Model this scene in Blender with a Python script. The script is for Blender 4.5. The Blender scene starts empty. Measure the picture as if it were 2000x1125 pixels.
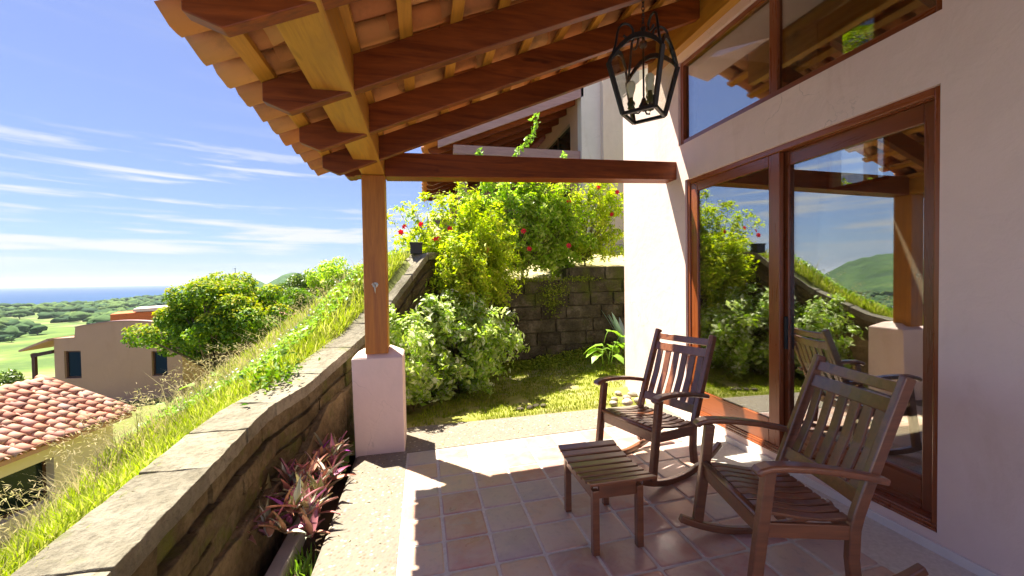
import bpy, bmesh, math, random
import numpy as np
from mathutils import Vector, Matrix, noise
PI = math.pi
scene = bpy.context.scene
COL = scene.collection
random.seed(7)
RNG = np.random.default_rng(11)

# ------------------------------------------------------------------ camera
cam_data = bpy.data.cameras.new('camera')
cam = bpy.data.objects.new('camera', cam_data)
COL.objects.link(cam)
scene.camera = cam
CAMZ = 1.7438
cam_data.sensor_width = 36.0
cam_data.lens = 36.0 * 807.687 / 2000.0
cam_data.clip_start = 0.05
cam_data.clip_end = 90000.0
def _cam():
    yaw, pitch, roll = 0.211876, -0.022805, -0.0155176
    cy, sy, cp, sp, cr, sr = math.cos(yaw), math.sin(yaw), math.cos(pitch), math.sin(pitch), math.cos(roll), math.sin(roll)
    fw = Vector((sy*cp, cy*cp, sp)); rt = Vector((cy, -sy, 0)); up = rt.cross(fw)
    r2 = rt*cr + up*sr; u2 = up*cr - rt*sr
    m = Matrix(((r2.x, u2.x, -fw.x), (r2.y, u2.y, -fw.y), (r2.z, u2.z, -fw.z)))
    cam.matrix_world = Matrix.Translation((0, 0, CAMZ)) @ m.to_4x4()
_cam()

# ------------------------------------------------------------------ light and sky
SUN_DIR = Vector((-0.325, 0.375, 1.0)).normalized()      # towards the sun
sun_data = bpy.data.lights.new('sun', 'SUN')
sun_data.energy = 2.6
sun_data.angle = math.radians(0.55)
sun_data.color = (1.0, 0.93, 0.80)
sun = bpy.data.objects.new('sun', sun_data)
COL.objects.link(sun)
sun.rotation_euler = SUN_DIR.to_track_quat('Z', 'Y').to_euler()
sun.location = (-10, 12, 40)

world = bpy.data.worlds.new('World')
scene.world = world
world.use_nodes = True
wn, wl = world.node_tree.nodes, world.node_tree.links
wn.clear()
w_out = wn.new('ShaderNodeOutputWorld')
w_bg = wn.new('ShaderNodeBackground'); w_bg.inputs['Strength'].default_value = 0.05
sky = wn.new('ShaderNodeTexSky'); sky.sky_type = 'NISHITA'; sky.sun_disc = False
sky.sun_elevation = math.asin(SUN_DIR.z)
sky.sun_rotation = math.atan2(SUN_DIR.x, SUN_DIR.y)
sky.air_density = 1.0; sky.dust_density = 0.6; sky.ozone_density = 2.0; sky.altitude = 60
# thin clouds: noise over (azimuth, elevation), only in the low sky
tc = wn.new('ShaderNodeTexCoord')
sep = wn.new('ShaderNodeSeparateXYZ'); wl.new(tc.outputs['Generated'], sep.inputs[0])
def wmath(op, a, b=None, clamp=False):
    n = wn.new('ShaderNodeMath'); n.operation = op; n.use_clamp = clamp
    for i, v in enumerate((a, b)):
        if v is None: continue
        if isinstance(v, (int, float)): n.inputs[i].default_value = v
        else: wl.new(v, n.inputs[i])
    return n.outputs[0]
az = wmath('ARCTAN2', sep.outputs['X'], sep.outputs['Y'])
el = wmath('ARCSINE', sep.outputs['Z'])
comb = wn.new('ShaderNodeCombineXYZ')
wl.new(wmath('MULTIPLY', az, 3.0), comb.inputs[0]); wl.new(wmath('MULTIPLY', el, 42.0), comb.inputs[1])
comb.inputs[2].default_value = 3.7
n1 = wn.new('ShaderNodeTexNoise'); n1.inputs['Scale'].default_value = 1.0; n1.inputs['Detail'].default_value = 7.0
n1.inputs['Roughness'].default_value = 0.58; n1.inputs['Distortion'].default_value = 0.25
wl.new(comb.outputs[0], n1.inputs['Vector'])
def wramp(v, a, b, lo=0.0, hi=1.0):
    n = wn.new('ShaderNodeMapRange'); n.interpolation_type = 'SMOOTHSTEP'
    n.inputs['From Min'].default_value = a; n.inputs['From Max'].default_value = b
    n.inputs['To Min'].default_value = lo; n.inputs['To Max'].default_value = hi
    wl.new(v, n.inputs['Value']); return n.outputs[0]
lowb = wmath('MULTIPLY', wramp(el, 0.02, 0.06), wramp(el, 0.10, 0.17, 1.0, 0.0))
dens = wramp(wmath('ADD', n1.outputs['Fac'], wmath('MULTIPLY', lowb, 0.055)), 0.49, 0.66)
band = wmath('MULTIPLY', wramp(el, 0.015, 0.06, 0.0, 1.0), wramp(el, 0.20, 0.31, 1.0, 0.05))
cl = wmath('MULTIPLY', dens, band)
cl = wmath('MULTIPLY', cl, 0.9)
mixc = wn.new('ShaderNodeMix'); mixc.data_type = 'RGBA'
wl.new(cl, mixc.inputs['Factor']); 
skt = wn.new('ShaderNodeMix'); skt.data_type = 'RGBA'; skt.blend_type = 'MULTIPLY'
skt.inputs['Factor'].default_value = 1.0
wl.new(sky.outputs[0], skt.inputs['A']); skt.inputs['B'].default_value = (0.18, 0.245, 0.265, 1)
ska = wn.new('ShaderNodeMix'); ska.data_type = 'RGBA'; ska.blend_type = 'ADD'; ska.inputs['Factor'].default_value = 1.0
wl.new(skt.outputs['Result'], ska.inputs['A']); ska.inputs['B'].default_value = (0.45, 0.36, 1.03, 1)
wl.new(ska.outputs['Result'], mixc.inputs['A']); mixc.inputs['B'].default_value = (2.55, 2.6, 2.7, 1)
wl.new(mixc.outputs['Result'], w_bg.inputs['Color'])
wl.new(w_bg.outputs[0], w_out.inputs['Surface'])

vs = scene.view_settings
vs.view_transform = 'Standard'; vs.look = 'None'; vs.gamma = 1.0; vs.use_curve_mapping = False
vs.exposure = 2.9
scene.render.resolution_x = 1024; scene.render.resolution_y = 576
try:
    scene.cycles.max_bounces = 10; scene.cycles.diffuse_bounces = 5; scene.cycles.glossy_bounces = 4
    scene.cycles.transparent_max_bounces = 12; scene.cycles.use_denoising = True
    scene.cycles.sample_clamp_indirect = 8.0
except Exception: pass

# ------------------------------------------------------------------ materials
def rgba(c): return (c[0], c[1], c[2], 1.0)
class Mat:
    def __init__(s, name):
        s.m = bpy.data.materials.new(name); s.m.use_nodes = True
        s.n = s.m.node_tree.nodes; s.l = s.m.node_tree.links
        s.p = s.n['Principled BSDF']; s.out = s.n['Material Output']
        s.tc = s.n.new('ShaderNodeTexCoord')
    def setin(s, node, k, v):
        if isinstance(v, bpy.types.NodeSocket): s.l.new(v, node.inputs[k])
        else: node.inputs[k].default_value = v
    def coord(s, scale=(1, 1, 1), obj=True):
        mp = s.n.new('ShaderNodeMapping'); s.l.new(s.tc.outputs['Object' if obj else 'Generated'], mp.inputs[0])
        mp.inputs['Scale'].default_value = scale; return mp.outputs[0]
    def world(s, scale=(1, 1, 1)):
        g = s.n.new('ShaderNodeNewGeometry'); mp = s.n.new('ShaderNodeMapping')
        s.l.new(g.outputs['Position'], mp.inputs[0]); mp.inputs['Scale'].default_value = scale; return mp.outputs[0]
    def noise(s, vec, scale, detail=4, rough=0.55, dist=0.0):
        t = s.n.new('ShaderNodeTexNoise'); s.l.new(vec, t.inputs['Vector'])
        t.inputs['Scale'].default_value = scale; t.inputs['Detail'].default_value = detail
        t.inputs['Roughness'].default_value = rough; t.inputs['Distortion'].default_value = dist
        return t.outputs['Fac']
    def voro(s, vec, scale, out='Distance', feature='F1'):
        t = s.n.new('ShaderNodeTexVoronoi'); t.feature = feature; s.l.new(vec, t.inputs['Vector'])
        t.inputs['Scale'].default_value = scale; return t.outputs[out]
    def ramp(s, v, stops):
        r = s.n.new('ShaderNodeValToRGB'); s.l.new(v, r.inputs[0]); e = r.color_ramp.elements
        while len(e) < len(stops): e.new(0.5)
        for el_, (p, c) in zip(e, stops): el_.position = p; el_.color = rgba(c)
        return r.outputs[0]
    def fr(s, v, a, b, lo=0.0, hi=1.0):
        n = s.n.new('ShaderNodeMapRange'); s.l.new(v, n.inputs['Value'])
        n.inputs['From Min'].default_value = a; n.inputs['From Max'].default_value = b
        n.inputs['To Min'].default_value = lo; n.inputs['To Max'].default_value = hi
        return n.outputs[0]
    def mix(s, f, a, b, blend='MIX'):
        n = s.n.new('ShaderNodeMix'); n.data_type = 'RGBA'; n.blend_type = blend
        s.setin(n, 'Factor', f)
        for k, v in (('A', a), ('B', b)):
            if isinstance(v, bpy.types.NodeSocket): s.l.new(v, n.inputs[k])
            else: n.inputs[k].default_value = rgba(v)
        return n.outputs['Result']
    def rand(s, what='obj'):
        if what == 'obj': return s.n.new('ShaderNodeObjectInfo').outputs['Random']
        return s.n.new('ShaderNodeNewGeometry').outputs['Random Per Island']
    def bump(s, h, strength=0.3, dist=0.01, prev=None):
        b = s.n.new('ShaderNodeBump'); s.l.new(h, b.inputs['Height'])
        b.inputs['Strength'].default_value = strength; b.inputs['Distance'].default_value = dist
        if prev is not None: s.l.new(prev, b.inputs['Normal'])
        return b.outputs[0]
    def base(s, c, rough=0.8, spec=0.4, bump=None):
        s.setin(s.p, 'Base Color', rgba(c) if isinstance(c, tuple) else c)
        s.setin(s.p, 'Roughness', rough); s.p.inputs['Specular IOR Level'].default_value = spec
        if bump is not None: s.l.new(bump, s.p.inputs['Normal'])
        return s.m

def mk_stucco(name, c, var=0.06, scale=1.0):
    m = Mat(name); v = m.world()
    big = m.noise(v, 0.9*scale, 5, 0.6); fine = m.noise(v, 55, 4, 0.65); mid = m.noise(v, 7, 4)
    col = m.mix(m.fr(big, 0.3, 0.7), tuple(x*(1-var) for x in c), tuple(min(1, x*(1+var)) for x in c))
    col = m.mix(m.fr(mid, 0.45, 0.75, 0, 0.25), col, tuple(x*0.88 for x in c))
    st = m.noise(m.world((1.3*scale, 1.3*scale, 0.45*scale)), 1.6, 6, 0.7, 0.8)
    col = m.mix(m.fr(st, 0.54, 0.76, 0, 0.6), col, tuple(x*k for x, k in zip(c, (0.80, 0.74, 0.66))))
    cv = m.n.new('ShaderNodeVectorMath'); cv.operation = 'ADD'; m.l.new(v, cv.inputs[0])
    nv = m.n.new('ShaderNodeTexNoise'); m.l.new(v, nv.inputs['Vector']); nv.inputs['Scale'].default_value = 3.0; nv.inputs['Detail'].default_value = 5
    sv = m.n.new('ShaderNodeVectorMath'); sv.operation = 'SCALE'; sv.inputs['Scale'].default_value = 0.5; m.l.new(nv.outputs['Color'], sv.inputs[0]); m.l.new(sv.outputs[0], cv.inputs[1])
    ed = m.voro(cv.outputs[0], 0.9, 'Distance', 'DISTANCE_TO_EDGE')
    ck = m.fr(ed, 0.0012, 0.0035, 1, 0); cm = m.n.new('ShaderNodeMath'); cm.operation = 'MULTIPLY'; m.l.new(ck, cm.inputs[0]); m.l.new(m.fr(big, 0.46, 0.6, 0, 0.55), cm.inputs[1])
    col = m.mix(cm.outputs[0], col, tuple(x*0.45 for x in c))
    tr = m.noise(v, 4.0, 3, 0.5, 2.2)
    b = m.bump(tr, 0.18, 0.02); b = m.bump(mid, 0.12, 0.02, b); b = m.bump(fine, 0.28, 0.004, b)
    return m.base(col, 0.88, 0.25, b)
def mk_wood(name, dark, light, axis=0, rough=0.35, spec=0.5, coat=0.0, gscale=1.0):
    m = Mat(name)
    sc = [14*gscale, 14*gscale, 14*gscale]; sc[axis] = 1.1*gscale
    v = m.coord(tuple(sc))
    off = m.n.new('ShaderNodeVectorMath'); off.operation = 'ADD'; m.l.new(v, off.inputs[0])
    r = m.n.new('ShaderNodeMath'); r.operation = 'MULTIPLY'; r.inputs[1].default_value = 50; m.l.new(m.rand(), r.inputs[0])
    cx = m.n.new('ShaderNodeCombineXYZ'); m.l.new(r.outputs[0], cx.inputs[0]); m.l.new(r.outputs[0], cx.inputs[1]); m.l.new(cx.outputs[0], off.inputs[1])
    g = m.noise(off.outputs[0], 1.0, 6, 0.62, 1.2); g2 = m.noise(off.outputs[0], 5.0, 3, 0.6)
    col = m.ramp(g, [(0.25, dark), (0.5, tuple((a+b)/2 for a, b in zip(dark, light))), (0.78, light)])
    col = m.mix(m.fr(g2, 0.5, 0.8, 0, 0.35), col, tuple(x*0.5 for x in dark))
    ks = m.noise(m.coord(tuple(0.16*q_ if i_ != axis else 1.0*q_ for i_, q_ in enumerate(sc))), 2.2, 2, 0.5, 0.4)
    col = m.mix(m.fr(ks, 0.70, 0.76, 0, 0.7), col, tuple(x*0.35 for x in dark))
    hv = m.n.new('ShaderNodeHueSaturation'); m.l.new(col, hv.inputs['Color'])
    m.l.new(m.fr(m.rand(), 0, 1, 0.82, 1.18), hv.inputs['Value'])
    b = m.bump(g2, 0.12, 0.003)
    m.base(hv.outputs[0], rough, spec, b)
    m.setin(m.p, 'Roughness', m.fr(g, 0.3, 0.7, rough-0.06, rough+0.1))
    if coat:
        m.p.inputs['Coat Weight'].default_value = coat; m.p.inputs['Coat Roughness'].default_value = 0.22
    return m.m
def mk_leaf(name, cols, trans=0.35, rough=0.42, spec=0.45):
    m = Mat(name)
    r = m.rand('isl'); stops = [(i/(max(1, len(cols)-1)), c) for i, c in enumerate(cols)]
    col = m.ramp(r, stops)
    v = m.world(); nz = m.noise(v, 1.7, 3)
    hv = m.n.new('ShaderNodeHueSaturation'); m.l.new(col, hv.inputs['Color']); m.l.new(m.fr(nz, 0.25, 0.75, 0.72, 1.25), hv.inputs['Value'])
    m.base(hv.outputs[0], rough, spec)
    t = m.n.new('ShaderNodeBsdfTranslucent'); 
    hv2 = m.n.new('ShaderNodeHueSaturation'); m.l.new(hv.outputs[0], hv2.inputs['Color']); hv2.inputs['Value'].default_value = 1.25; hv2.inputs['Saturation'].default_value = 1.1
    m.l.new(hv2.outputs[0], t.inputs['Color'])
    mx = m.n.new('ShaderNodeMixShader'); mx.inputs[0].default_value = trans
    m.l.new(m.p.outputs[0], mx.inputs[1]); m.l.new(t.outputs[0], mx.inputs[2]); m.l.new(mx.outputs[0], m.out.inputs['Surface'])
    return m.m
def mk_clay(name, cols, rough=0.75, spec=0.3, stain=(0.06, 0.055, 0.05), stain_amt=0.6, lichen=None):
    m = Mat(name)
    r = m.rand(); col = m.ramp(r, [(i/(len(cols)-1), c) for i, c in enumerate(cols)])
    v = m.world(); a = m.noise(v, 6, 5, 0.65); b = m.noise(v, 28, 4, 0.6)
    col = m.mix(m.fr(a, 0.55, 0.75, 0, stain_amt), col, stain)
    col = m.mix(m.fr(b, 0.5, 0.75, 0, 0.25), col, tuple(min(1, x*1.5) for x in cols[-1]))
    if lichen: col = m.mix(m.fr(m.noise(v, 3.1, 6, 0.7), 0.56, 0.66, 0, 0.75), col, lichen)
    bp = m.bump(b, 0.25, 0.006)
    return m.base(col, rough, spec, bp)
def mk_stone(name, cols, moss=0.0, mosscol=(0.10, 0.13, 0.02), scale=1.0, rough=0.92):
    m = Mat(name); v = m.world()
    a = m.noise(v, 3.2*scale, 6, 0.68); b = m.noise(v, 24*scale, 5, 0.65); c = m.noise(v, 90, 3)
    col = m.ramp(a, [(0.28 + 0.44*i/(len(cols)-1), k) for i, k in enumerate(cols)])
    hv = m.n.new('ShaderNodeHueSaturation'); m.l.new(col, hv.inputs['Color']); m.l.new(m.fr(m.rand(), 0, 1, 0.78, 1.2), hv.inputs['Value'])
    col = m.mix(m.fr(b, 0.48, 0.72, 0, 0.5), hv.outputs[0], tuple(x*0.35 for x in cols[0]))
    if moss > 0:
        col = m.mix(m.fr(m.noise(v, 2.1, 6, 0.7), 0.62-moss*0.25, 0.72-moss*0.2, 0, 0.85), col, mosscol)
    bp = m.bump(a, 0.6, 0.05); bp = m.bump(b, 0.75, 0.03, bp); bp = m.bump(c, 0.5, 0.005, bp)
    return m.base(col, rough, 0.2, bp)

M = {}
M['stucco'] = mk_stucco('pink stucco', (0.79, 0.61, 0.535))
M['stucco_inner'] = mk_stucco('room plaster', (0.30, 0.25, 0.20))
M['ochre'] = mk_stucco('ochre stucco', (0.48, 0.30, 0.205), 0.08, 0.4)
M['cream'] = mk_stucco('cream stucco', (0.70, 0.56, 0.43), 0.08, 0.4)
M['pale'] = mk_stucco('pale grey stucco', (0.66, 0.60, 0.52), 0.07)
M['wood_x'] = mk_wood('stained beam wood along x', (0.068, 0.011, 0.003), (0.28, 0.066, 0.008), 0, 0.45, 0.3)  # darkened so the shade on camera-facing sides sits in the colour
M['wood_y'] = mk_wood('stained beam wood along y', (0.34, 0.125, 0.012), (0.60, 0.29, 0.035), 1, 0.42, 0.35)  # same timber, brightened so the bounce-lit undersides sit in the colour
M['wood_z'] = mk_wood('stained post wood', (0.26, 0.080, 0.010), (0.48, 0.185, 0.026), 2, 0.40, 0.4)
M['door_wood'] = mk_wood('varnished door wood', (0.20, 0.048, 0.014), (0.28, 0.075, 0.02), 2, 0.28, 0.5, 0.3)
M['door_wood_y'] = mk_wood('varnished door rail wood', (0.20, 0.048, 0.014), (0.28, 0.075, 0.02), 1, 0.28, 0.5, 0.3)
M['chair_wood'] = mk_wood('dark chair wood', (0.115, 0.036, 0.013), (0.25, 0.085, 0.028), 0, 0.36, 0.5, 0.9)
M['dark_wood'] = mk_wood('old dark wood', (0.045, 0.018, 0.010), (0.11, 0.045, 0.02), 0, 0.5, 0.4)
M['mauve_wood'] = mk_wood('sun faded painted timber', (0.26, 0.15, 0.13), (0.38, 0.235, 0.21), 0, 0.5, 0.4)
M['clay_under'] = mk_clay('old clay roof tile', [(0.50, 0.17, 0.05), (0.56, 0.23, 0.075), (0.60, 0.31, 0.11), (0.42, 0.16, 0.06)], 0.85, 0.2, (0.10, 0.08, 0.05), 0.55)
M['clay_roof'] = mk_clay('weathered clay roof tile', [(0.36, 0.16, 0.11), (0.50, 0.23, 0.145), (0.44, 0.22, 0.175), (0.55, 0.32, 0.21), (0.38, 0.25, 0.22)], 0.85, 0.25, (0.13, 0.10, 0.10), 0.55, (0.36, 0.30, 0.17))
M['clay_red'] = mk_clay('orange clay roof', [(0.50, 0.15, 0.055), (0.55, 0.18, 0.07)], 0.85, 0.2)
M['iron'] = Mat('black wrought iron').base((0.012, 0.011, 0.010), 0.45, 0.5)
M['brass'] = Mat('greenish brass candle sleeve').base((0.10, 0.12, 0.03), 0.5, 0.5)
M['steel'] = Mat('dull metal').base((0.55, 0.50, 0.38), 0.4, 0.6); M['steel'].node_tree.nodes['Principled BSDF'].inputs['Metallic'].default_value = 0.8
_m = Mat('frosted bulb glass'); _m.base((0.92, 0.90, 0.74), 0.35, 0.5)
_t = _m.n.new('ShaderNodeBsdfTranslucent'); _t.inputs['Color'].default_value = (0.95, 0.93, 0.78, 1); _x = _m.n.new('ShaderNodeMixShader'); _x.inputs[0].default_value = 0.55
_m.l.new(_m.p.outputs[0], _x.inputs[1]); _m.l.new(_t.outputs[0], _x.inputs[2]); _m.l.new(_x.outputs[0], _m.out.inputs['Surface']); M['bulb'] = _m.m
M['sill_white'] = mk_stucco('white painted sill', (0.72, 0.66, 0.62), 0.04)
M['dark_glass'] = Mat('dark window glass').base((0.010, 0.016, 0.014), 0.10, 0.25)

def mk_glass(name, refl, tint):
    m = Mat(name); m.n.remove(m.p)
    g = m.n.new('ShaderNodeBsdfGlossy'); g.inputs['Roughness'].default_value = 0.0; g.inputs['Color'].default_value = (0.93, 0.96, 1.0, 1)
    t = m.n.new('ShaderNodeBsdfTransparent'); t.inputs['Color'].default_value = rgba(tint)
    lw = m.n.new('ShaderNodeFresnel'); lw.inputs['IOR'].default_value = 1.5
    f = m.fr(lw.outputs[0], 0.0, 0.6, refl, min(1.0, refl+(0.55 if refl > 0.1 else 0.25)))
    mx = m.n.new('ShaderNodeMixShader'); m.l.new(f, mx.inputs[0])
    m.l.new(t.outputs[0], mx.inputs[1]); m.l.new(g.outputs[0], mx.inputs[2]); m.l.new(mx.outputs[0], m.out.inputs['Surface'])
    return m.m
M['door_glass'] = mk_glass('tinted reflective door glass', 0.27, (0.72, 0.72, 0.64))
M['lamp_glass'] = mk_glass('clear lantern glass', 0.015, (0.97, 0.98, 0.96))

# floor tile: sealed saltillo, colour by tile, cloudy inside each tile
def mk_tile():
    m = Mat('sealed terracotta floor tile'); v = m.world()
    col = m.ramp(m.rand(), [(0.0, (0.46, 0.22, 0.155)), (0.2, (0.56, 0.39, 0.27)), (0.4, (0.43, 0.165, 0.13)), (0.6, (0.40, 0.335, 0.315)), (0.8, (0.55, 0.32, 0.21)), (1.0, (0.33, 0.18, 0.165))])
    a = m.noise(v, 5.5, 5, 0.6, 0.8); b = m.noise(v, 26, 4)
    col = m.mix(m.fr(a, 0.42, 0.66, 0, 0.6), col, (0.55, 0.42, 0.32))
    col = m.mix(m.fr(m.noise(v, 9.0, 5, 0.65, 0.5), 0.54, 0.70, 0, 0.5), col, (0.34, 0.29, 0.28))
    col = m.mix(m.fr(b, 0.55, 0.8, 0, 0.35), col, (0.22, 0.12, 0.10))
    bp = m.bump(a, 0.12, 0.02); bp = m.bump(b, 0.06, 0.004, bp)
    m.base(col, 0.4, 0.5, bp); m.setin(m.p, 'Roughness', m.fr(a, 0.3, 0.7, 0.26, 0.5)); m.p.inputs['Coat Weight'].default_value = 0.35; m.p.inputs['Coat Roughness'].default_value = 0.3; return m.m
M['tile'] = mk_tile()
def mk_grout():
    m = Mat('cement grout'); v = m.world(); a = m.noise(v, 40, 4); 
    return m.base(m.ramp(a, [(0.3, (0.50, 0.45, 0.385)), (0.7, (0.62, 0.57, 0.50))]), 0.9, 0.2, m.bump(a, 0.4, 0.004))
M['grout'] = mk_grout()
def mk_pebble():
    m = Mat('exposed pebble concrete'); v = m.world()
    d = m.voro(v, 42); c = m.voro(v, 42, 'Color'); big = m.noise(v, 2.5, 5, 0.6)
    sepn = m.n.new('ShaderNodeSeparateColor'); m.l.new(c, sepn.inputs[0])
    peb = m.ramp(sepn.outputs[0], [(0.0, (0.13, 0.105, 0.075)), (0.3, (0.23, 0.19, 0.13)), (0.6, (0.17, 0.148, 0.118)), (0.85, (0.28, 0.215, 0.13)), (1.0, (0.46, 0.43, 0.36))])
    col = m.mix(m.fr(d, 0.25, 0.6), peb, (0.20, 0.172, 0.135))
    col = m.mix(m.fr(big, 0.5, 0.7, 0, 0.35), col, (0.14, 0.122, 0.10))
    return m.base(col, 0.85, 0.25, m.bump(m.fr(d, 0.0, 0.6, 1, 0), 0.5, 0.006))
M['pebble'] = mk_pebble()
def mk_concrete(name, c):
    m = Mat(name); v = m.world(); a = m.noise(v, 2.2, 6, 0.65); b = m.noise(v, 40, 5, 0.7)
    col = m.ramp(a, [(0.3, tuple(x*0.78 for x in c)), (0.7, tuple(min(1, x*1.12) for x in c))])
    col = m.mix(m.fr(b, 0.55, 0.8, 0, 0.4), col, tuple(x*0.5 for x in c))
    return m.base(col, 0.9, 0.2, m.bump(b, 0.4, 0.006))
M['concrete'] = mk_concrete('pale weathered concrete', (0.44, 0.40, 0.34))
M['footing'] = mk_stone('stained brown footing', [(0.12, 0.085, 0.04), (0.20, 0.145, 0.075), (0.27, 0.20, 0.11)], 0.2)
M['cap'] = mk_stone('weathered cap stone', [(0.135, 0.118, 0.078), (0.22, 0.196, 0.142), (0.29, 0.262, 0.20)], 0.12, (0.14, 0.145, 0.06))
M['block'] = mk_stone('mossy dark wall block', [(0.06, 0.044, 0.020), (0.115, 0.085, 0.042), (0.21, 0.165, 0.095)], 0.5, (0.10, 0.11, 0.018))
M['brick'] = mk_stone('dark lichened stone block', [(0.040, 0.033, 0.020), (0.085, 0.070, 0.045), (0.20, 0.17, 0.125)], 0.45, (0.085, 0.095, 0.018))
M['mortar'] = mk_stone('mossy mortar', [(0.06, 0.05, 0.03), (0.13, 0.11, 0.07)], 0.3)
M['pebble_stone'] = mk_stone('smooth stones', [(0.36, 0.29, 0.22), (0.50, 0.42, 0.34)], 0.0, rough=0.7)
def mk_soil(name, a, b, c, s=1.0):
    m = Mat(name); v = m.world(); n = m.noise(v, 1.4*s, 6, 0.65); f = m.noise(v, 18, 5, 0.7)
    col = m.ramp(n, [(0.3, a), (0.5, b), (0.7, c)])
    col = m.mix(m.fr(f, 0.5, 0.8, 0, 0.4), col, tuple(x*0.45 for x in a))
    return m.base(col, 0.95, 0.1, m.bump(f, 0.6, 0.02))
M['soil'] = mk_soil('dark planter soil', (0.05, 0.035, 0.02), (0.09, 0.065, 0.04), (0.14, 0.10, 0.06))
M['lawn'] = mk_soil('mossy lawn ground', (0.16, 0.17, 0.03), (0.28, 0.28, 0.06), (0.36, 0.31, 0.16), 1.3)
M['hill'] = mk_soil('grassy hillside ground', (0.12, 0.145, 0.035), (0.16, 0.175, 0.05), (0.20, 0.18, 0.085), 0.6)
M['terrace'] = mk_soil('dry terrace ground', (0.34, 0.31, 0.12), (0.46, 0.40, 0.22), (0.50, 0.43, 0.28), 0.7)
def mk_valley():
    m = Mat('valley fields'); v = m.world()
    a = m.noise(v, 0.0035, 5, 0.6, 1.0); b = m.noise(v, 0.022, 5, 0.65); c = m.noise(v, 0.12, 3, 0.6)
    col = m.ramp(a, [(0.36, (0.085, 0.145, 0.03)), (0.45, (0.15, 0.205, 0.05)), (0.49, (0.23, 0.20, 0.11)), (0.52, (0.14, 0.195, 0.045)), (0.58, (0.09, 0.145, 0.035)), (0.68, (0.17, 0.20, 0.06))])
    col = m.mix(m.fr(b, 0.47, 0.58, 0, 0.75), col, (0.06, 0.11, 0.03))
    col = m.mix(m.fr(c, 0.5, 0.7, 0, 0.3), col, (0.16, 0.215, 0.06))
    return m.base(col, 0.95, 0.1)
M['valley'] = mk_valley()
def mk_hills():
    m = Mat('wooded hill'); v = m.world(); a = m.noise(v, 0.012, 6, 0.7); b = m.noise(v, 0.05, 4, 0.6)
    col = m.ramp(a, [(0.35, (0.03, 0.07, 0.022)), (0.55, (0.06, 0.12, 0.03)), (0.7, (0.11, 0.17, 0.04))])
    return m.base(m.mix(m.fr(b, 0.45, 0.7, 0, 0.6), col, (0.022, 0.05, 0.02)), 0.95, 0.1, m.bump(b, 1.0, 8.0))
M['hills'] = mk_hills()
def mk_sea():
    m = Mat('sea water'); v = m.world((1, 1, 1)); a = m.noise(v, 0.0012, 5, 0.6)
    col = m.ramp(a, [(0.35, (0.014, 0.050, 0.130)), (0.65, (0.020, 0.068, 0.165))])
    return m.base(col, 0.7, 0.05, m.bump(m.noise(v, 0.05, 4), 0.3, 1.0))
M['sea'] = mk_sea()
M['foam'] = Mat('surf foam').base((0.75, 0.78, 0.78), 0.9, 0.1)
M['bark'] = mk_stone('bark', [(0.09, 0.065, 0.04), (0.16, 0.12, 0.08), (0.24, 0.19, 0.13)], 0.0)
M['stem'] = Mat('thin green brown stem').base((0.16, 0.13, 0.05), 0.8, 0.2)
M['leaf_bush'] = mk_leaf('variegated shrub leaf', [(0.20, 0.36, 0.03), (0.34, 0.50, 0.05), (0.46, 0.60, 0.09), (0.58, 0.66, 0.28), (0.80, 0.82, 0.66)], 0.5)
M['leaf_hib'] = mk_leaf('yellow green shrub leaf', [(0.27, 0.40, 0.025), (0.40, 0.53, 0.035), (0.52, 0.60, 0.05), (0.62, 0.62, 0.09)], 0.55, 0.5, 0.25)
M['leaf_hib2'] = mk_leaf('glossy green shrub leaf', [(0.20, 0.36, 0.025), (0.31, 0.48, 0.035), (0.44, 0.58, 0.06), (0.58, 0.66, 0.18)], 0.52, 0.3)
M['leaf_tree'] = mk_leaf('round tree leaf', [(0.07, 0.16, 0.02), (0.12, 0.24, 0.022), (0.20, 0.33, 0.03), (0.32, 0.41, 0.03)], 0.4, 0.5, 0.25)
M['leaf_tip'] = mk_leaf('yellow tree tip leaf', [(0.26, 0.37, 0.025), (0.36, 0.43, 0.03), (0.48, 0.42, 0.04)], 0.4, 0.6, 0.2)
M['leaf_far'] = mk_leaf('far tree leaf', [(0.08, 0.15, 0.03), (0.14, 0.22, 0.04), (0.22, 0.30, 0.05)], 0.3)
M['leaf_bright'] = mk_leaf('bright broad leaf', [(0.20, 0.36, 0.04), (0.27, 0.44, 0.06), (0.33, 0.48, 0.10)], 0.4)
M['grass_hill'] = mk_leaf('hill grass blade', [(0.25, 0.34, 0.025), (0.34, 0.43, 0.04), (0.45, 0.50, 0.08), (0.55, 0.50, 0.20)], 0.45, 0.6, 0.2)
M['grass_dry'] = mk_leaf('dry grass stem', [(0.46, 0.38, 0.19), (0.52, 0.43, 0.25), (0.42, 0.40, 0.14)], 0.3, 0.7, 0.15)
M['grass_lawn'] = mk_leaf('lawn moss blade', [(0.13, 0.19, 0.015), (0.23, 0.30, 0.02), (0.34, 0.37, 0.05)], 0.35, 0.7, 0.15)
M['leaf_purple'] = mk_leaf('purple plant leaf', [(0.10, 0.13, 0.04), (0.30, 0.10, 0.09), (0.16, 0.035, 0.13), (0.34, 0.17, 0.10), (0.36, 0.40, 0.33)], 0.15, 0.3, 0.5)
M['leaf_violet'] = mk_leaf('violet leaf underside', [(0.20, 0.03, 0.24), (0.30, 0.05, 0.32)], 0.15, 0.3, 0.5)
M['agave'] = mk_leaf('blue grey agave leaf', [(0.22, 0.30, 0.27), (0.30, 0.38, 0.34)], 0.1, 0.4, 0.4)
M['petal'] = mk_leaf('red petal', [(0.62, 0.02, 0.035), (0.72, 0.04, 0.05)], 0.3, 0.5, 0.3)
M['distant'] = mk_leaf('distant canopy', [(0.03, 0.07, 0.03), (0.055, 0.105, 0.03), (0.10, 0.16, 0.04)], 0.0, 0.9, 0.1)
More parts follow.
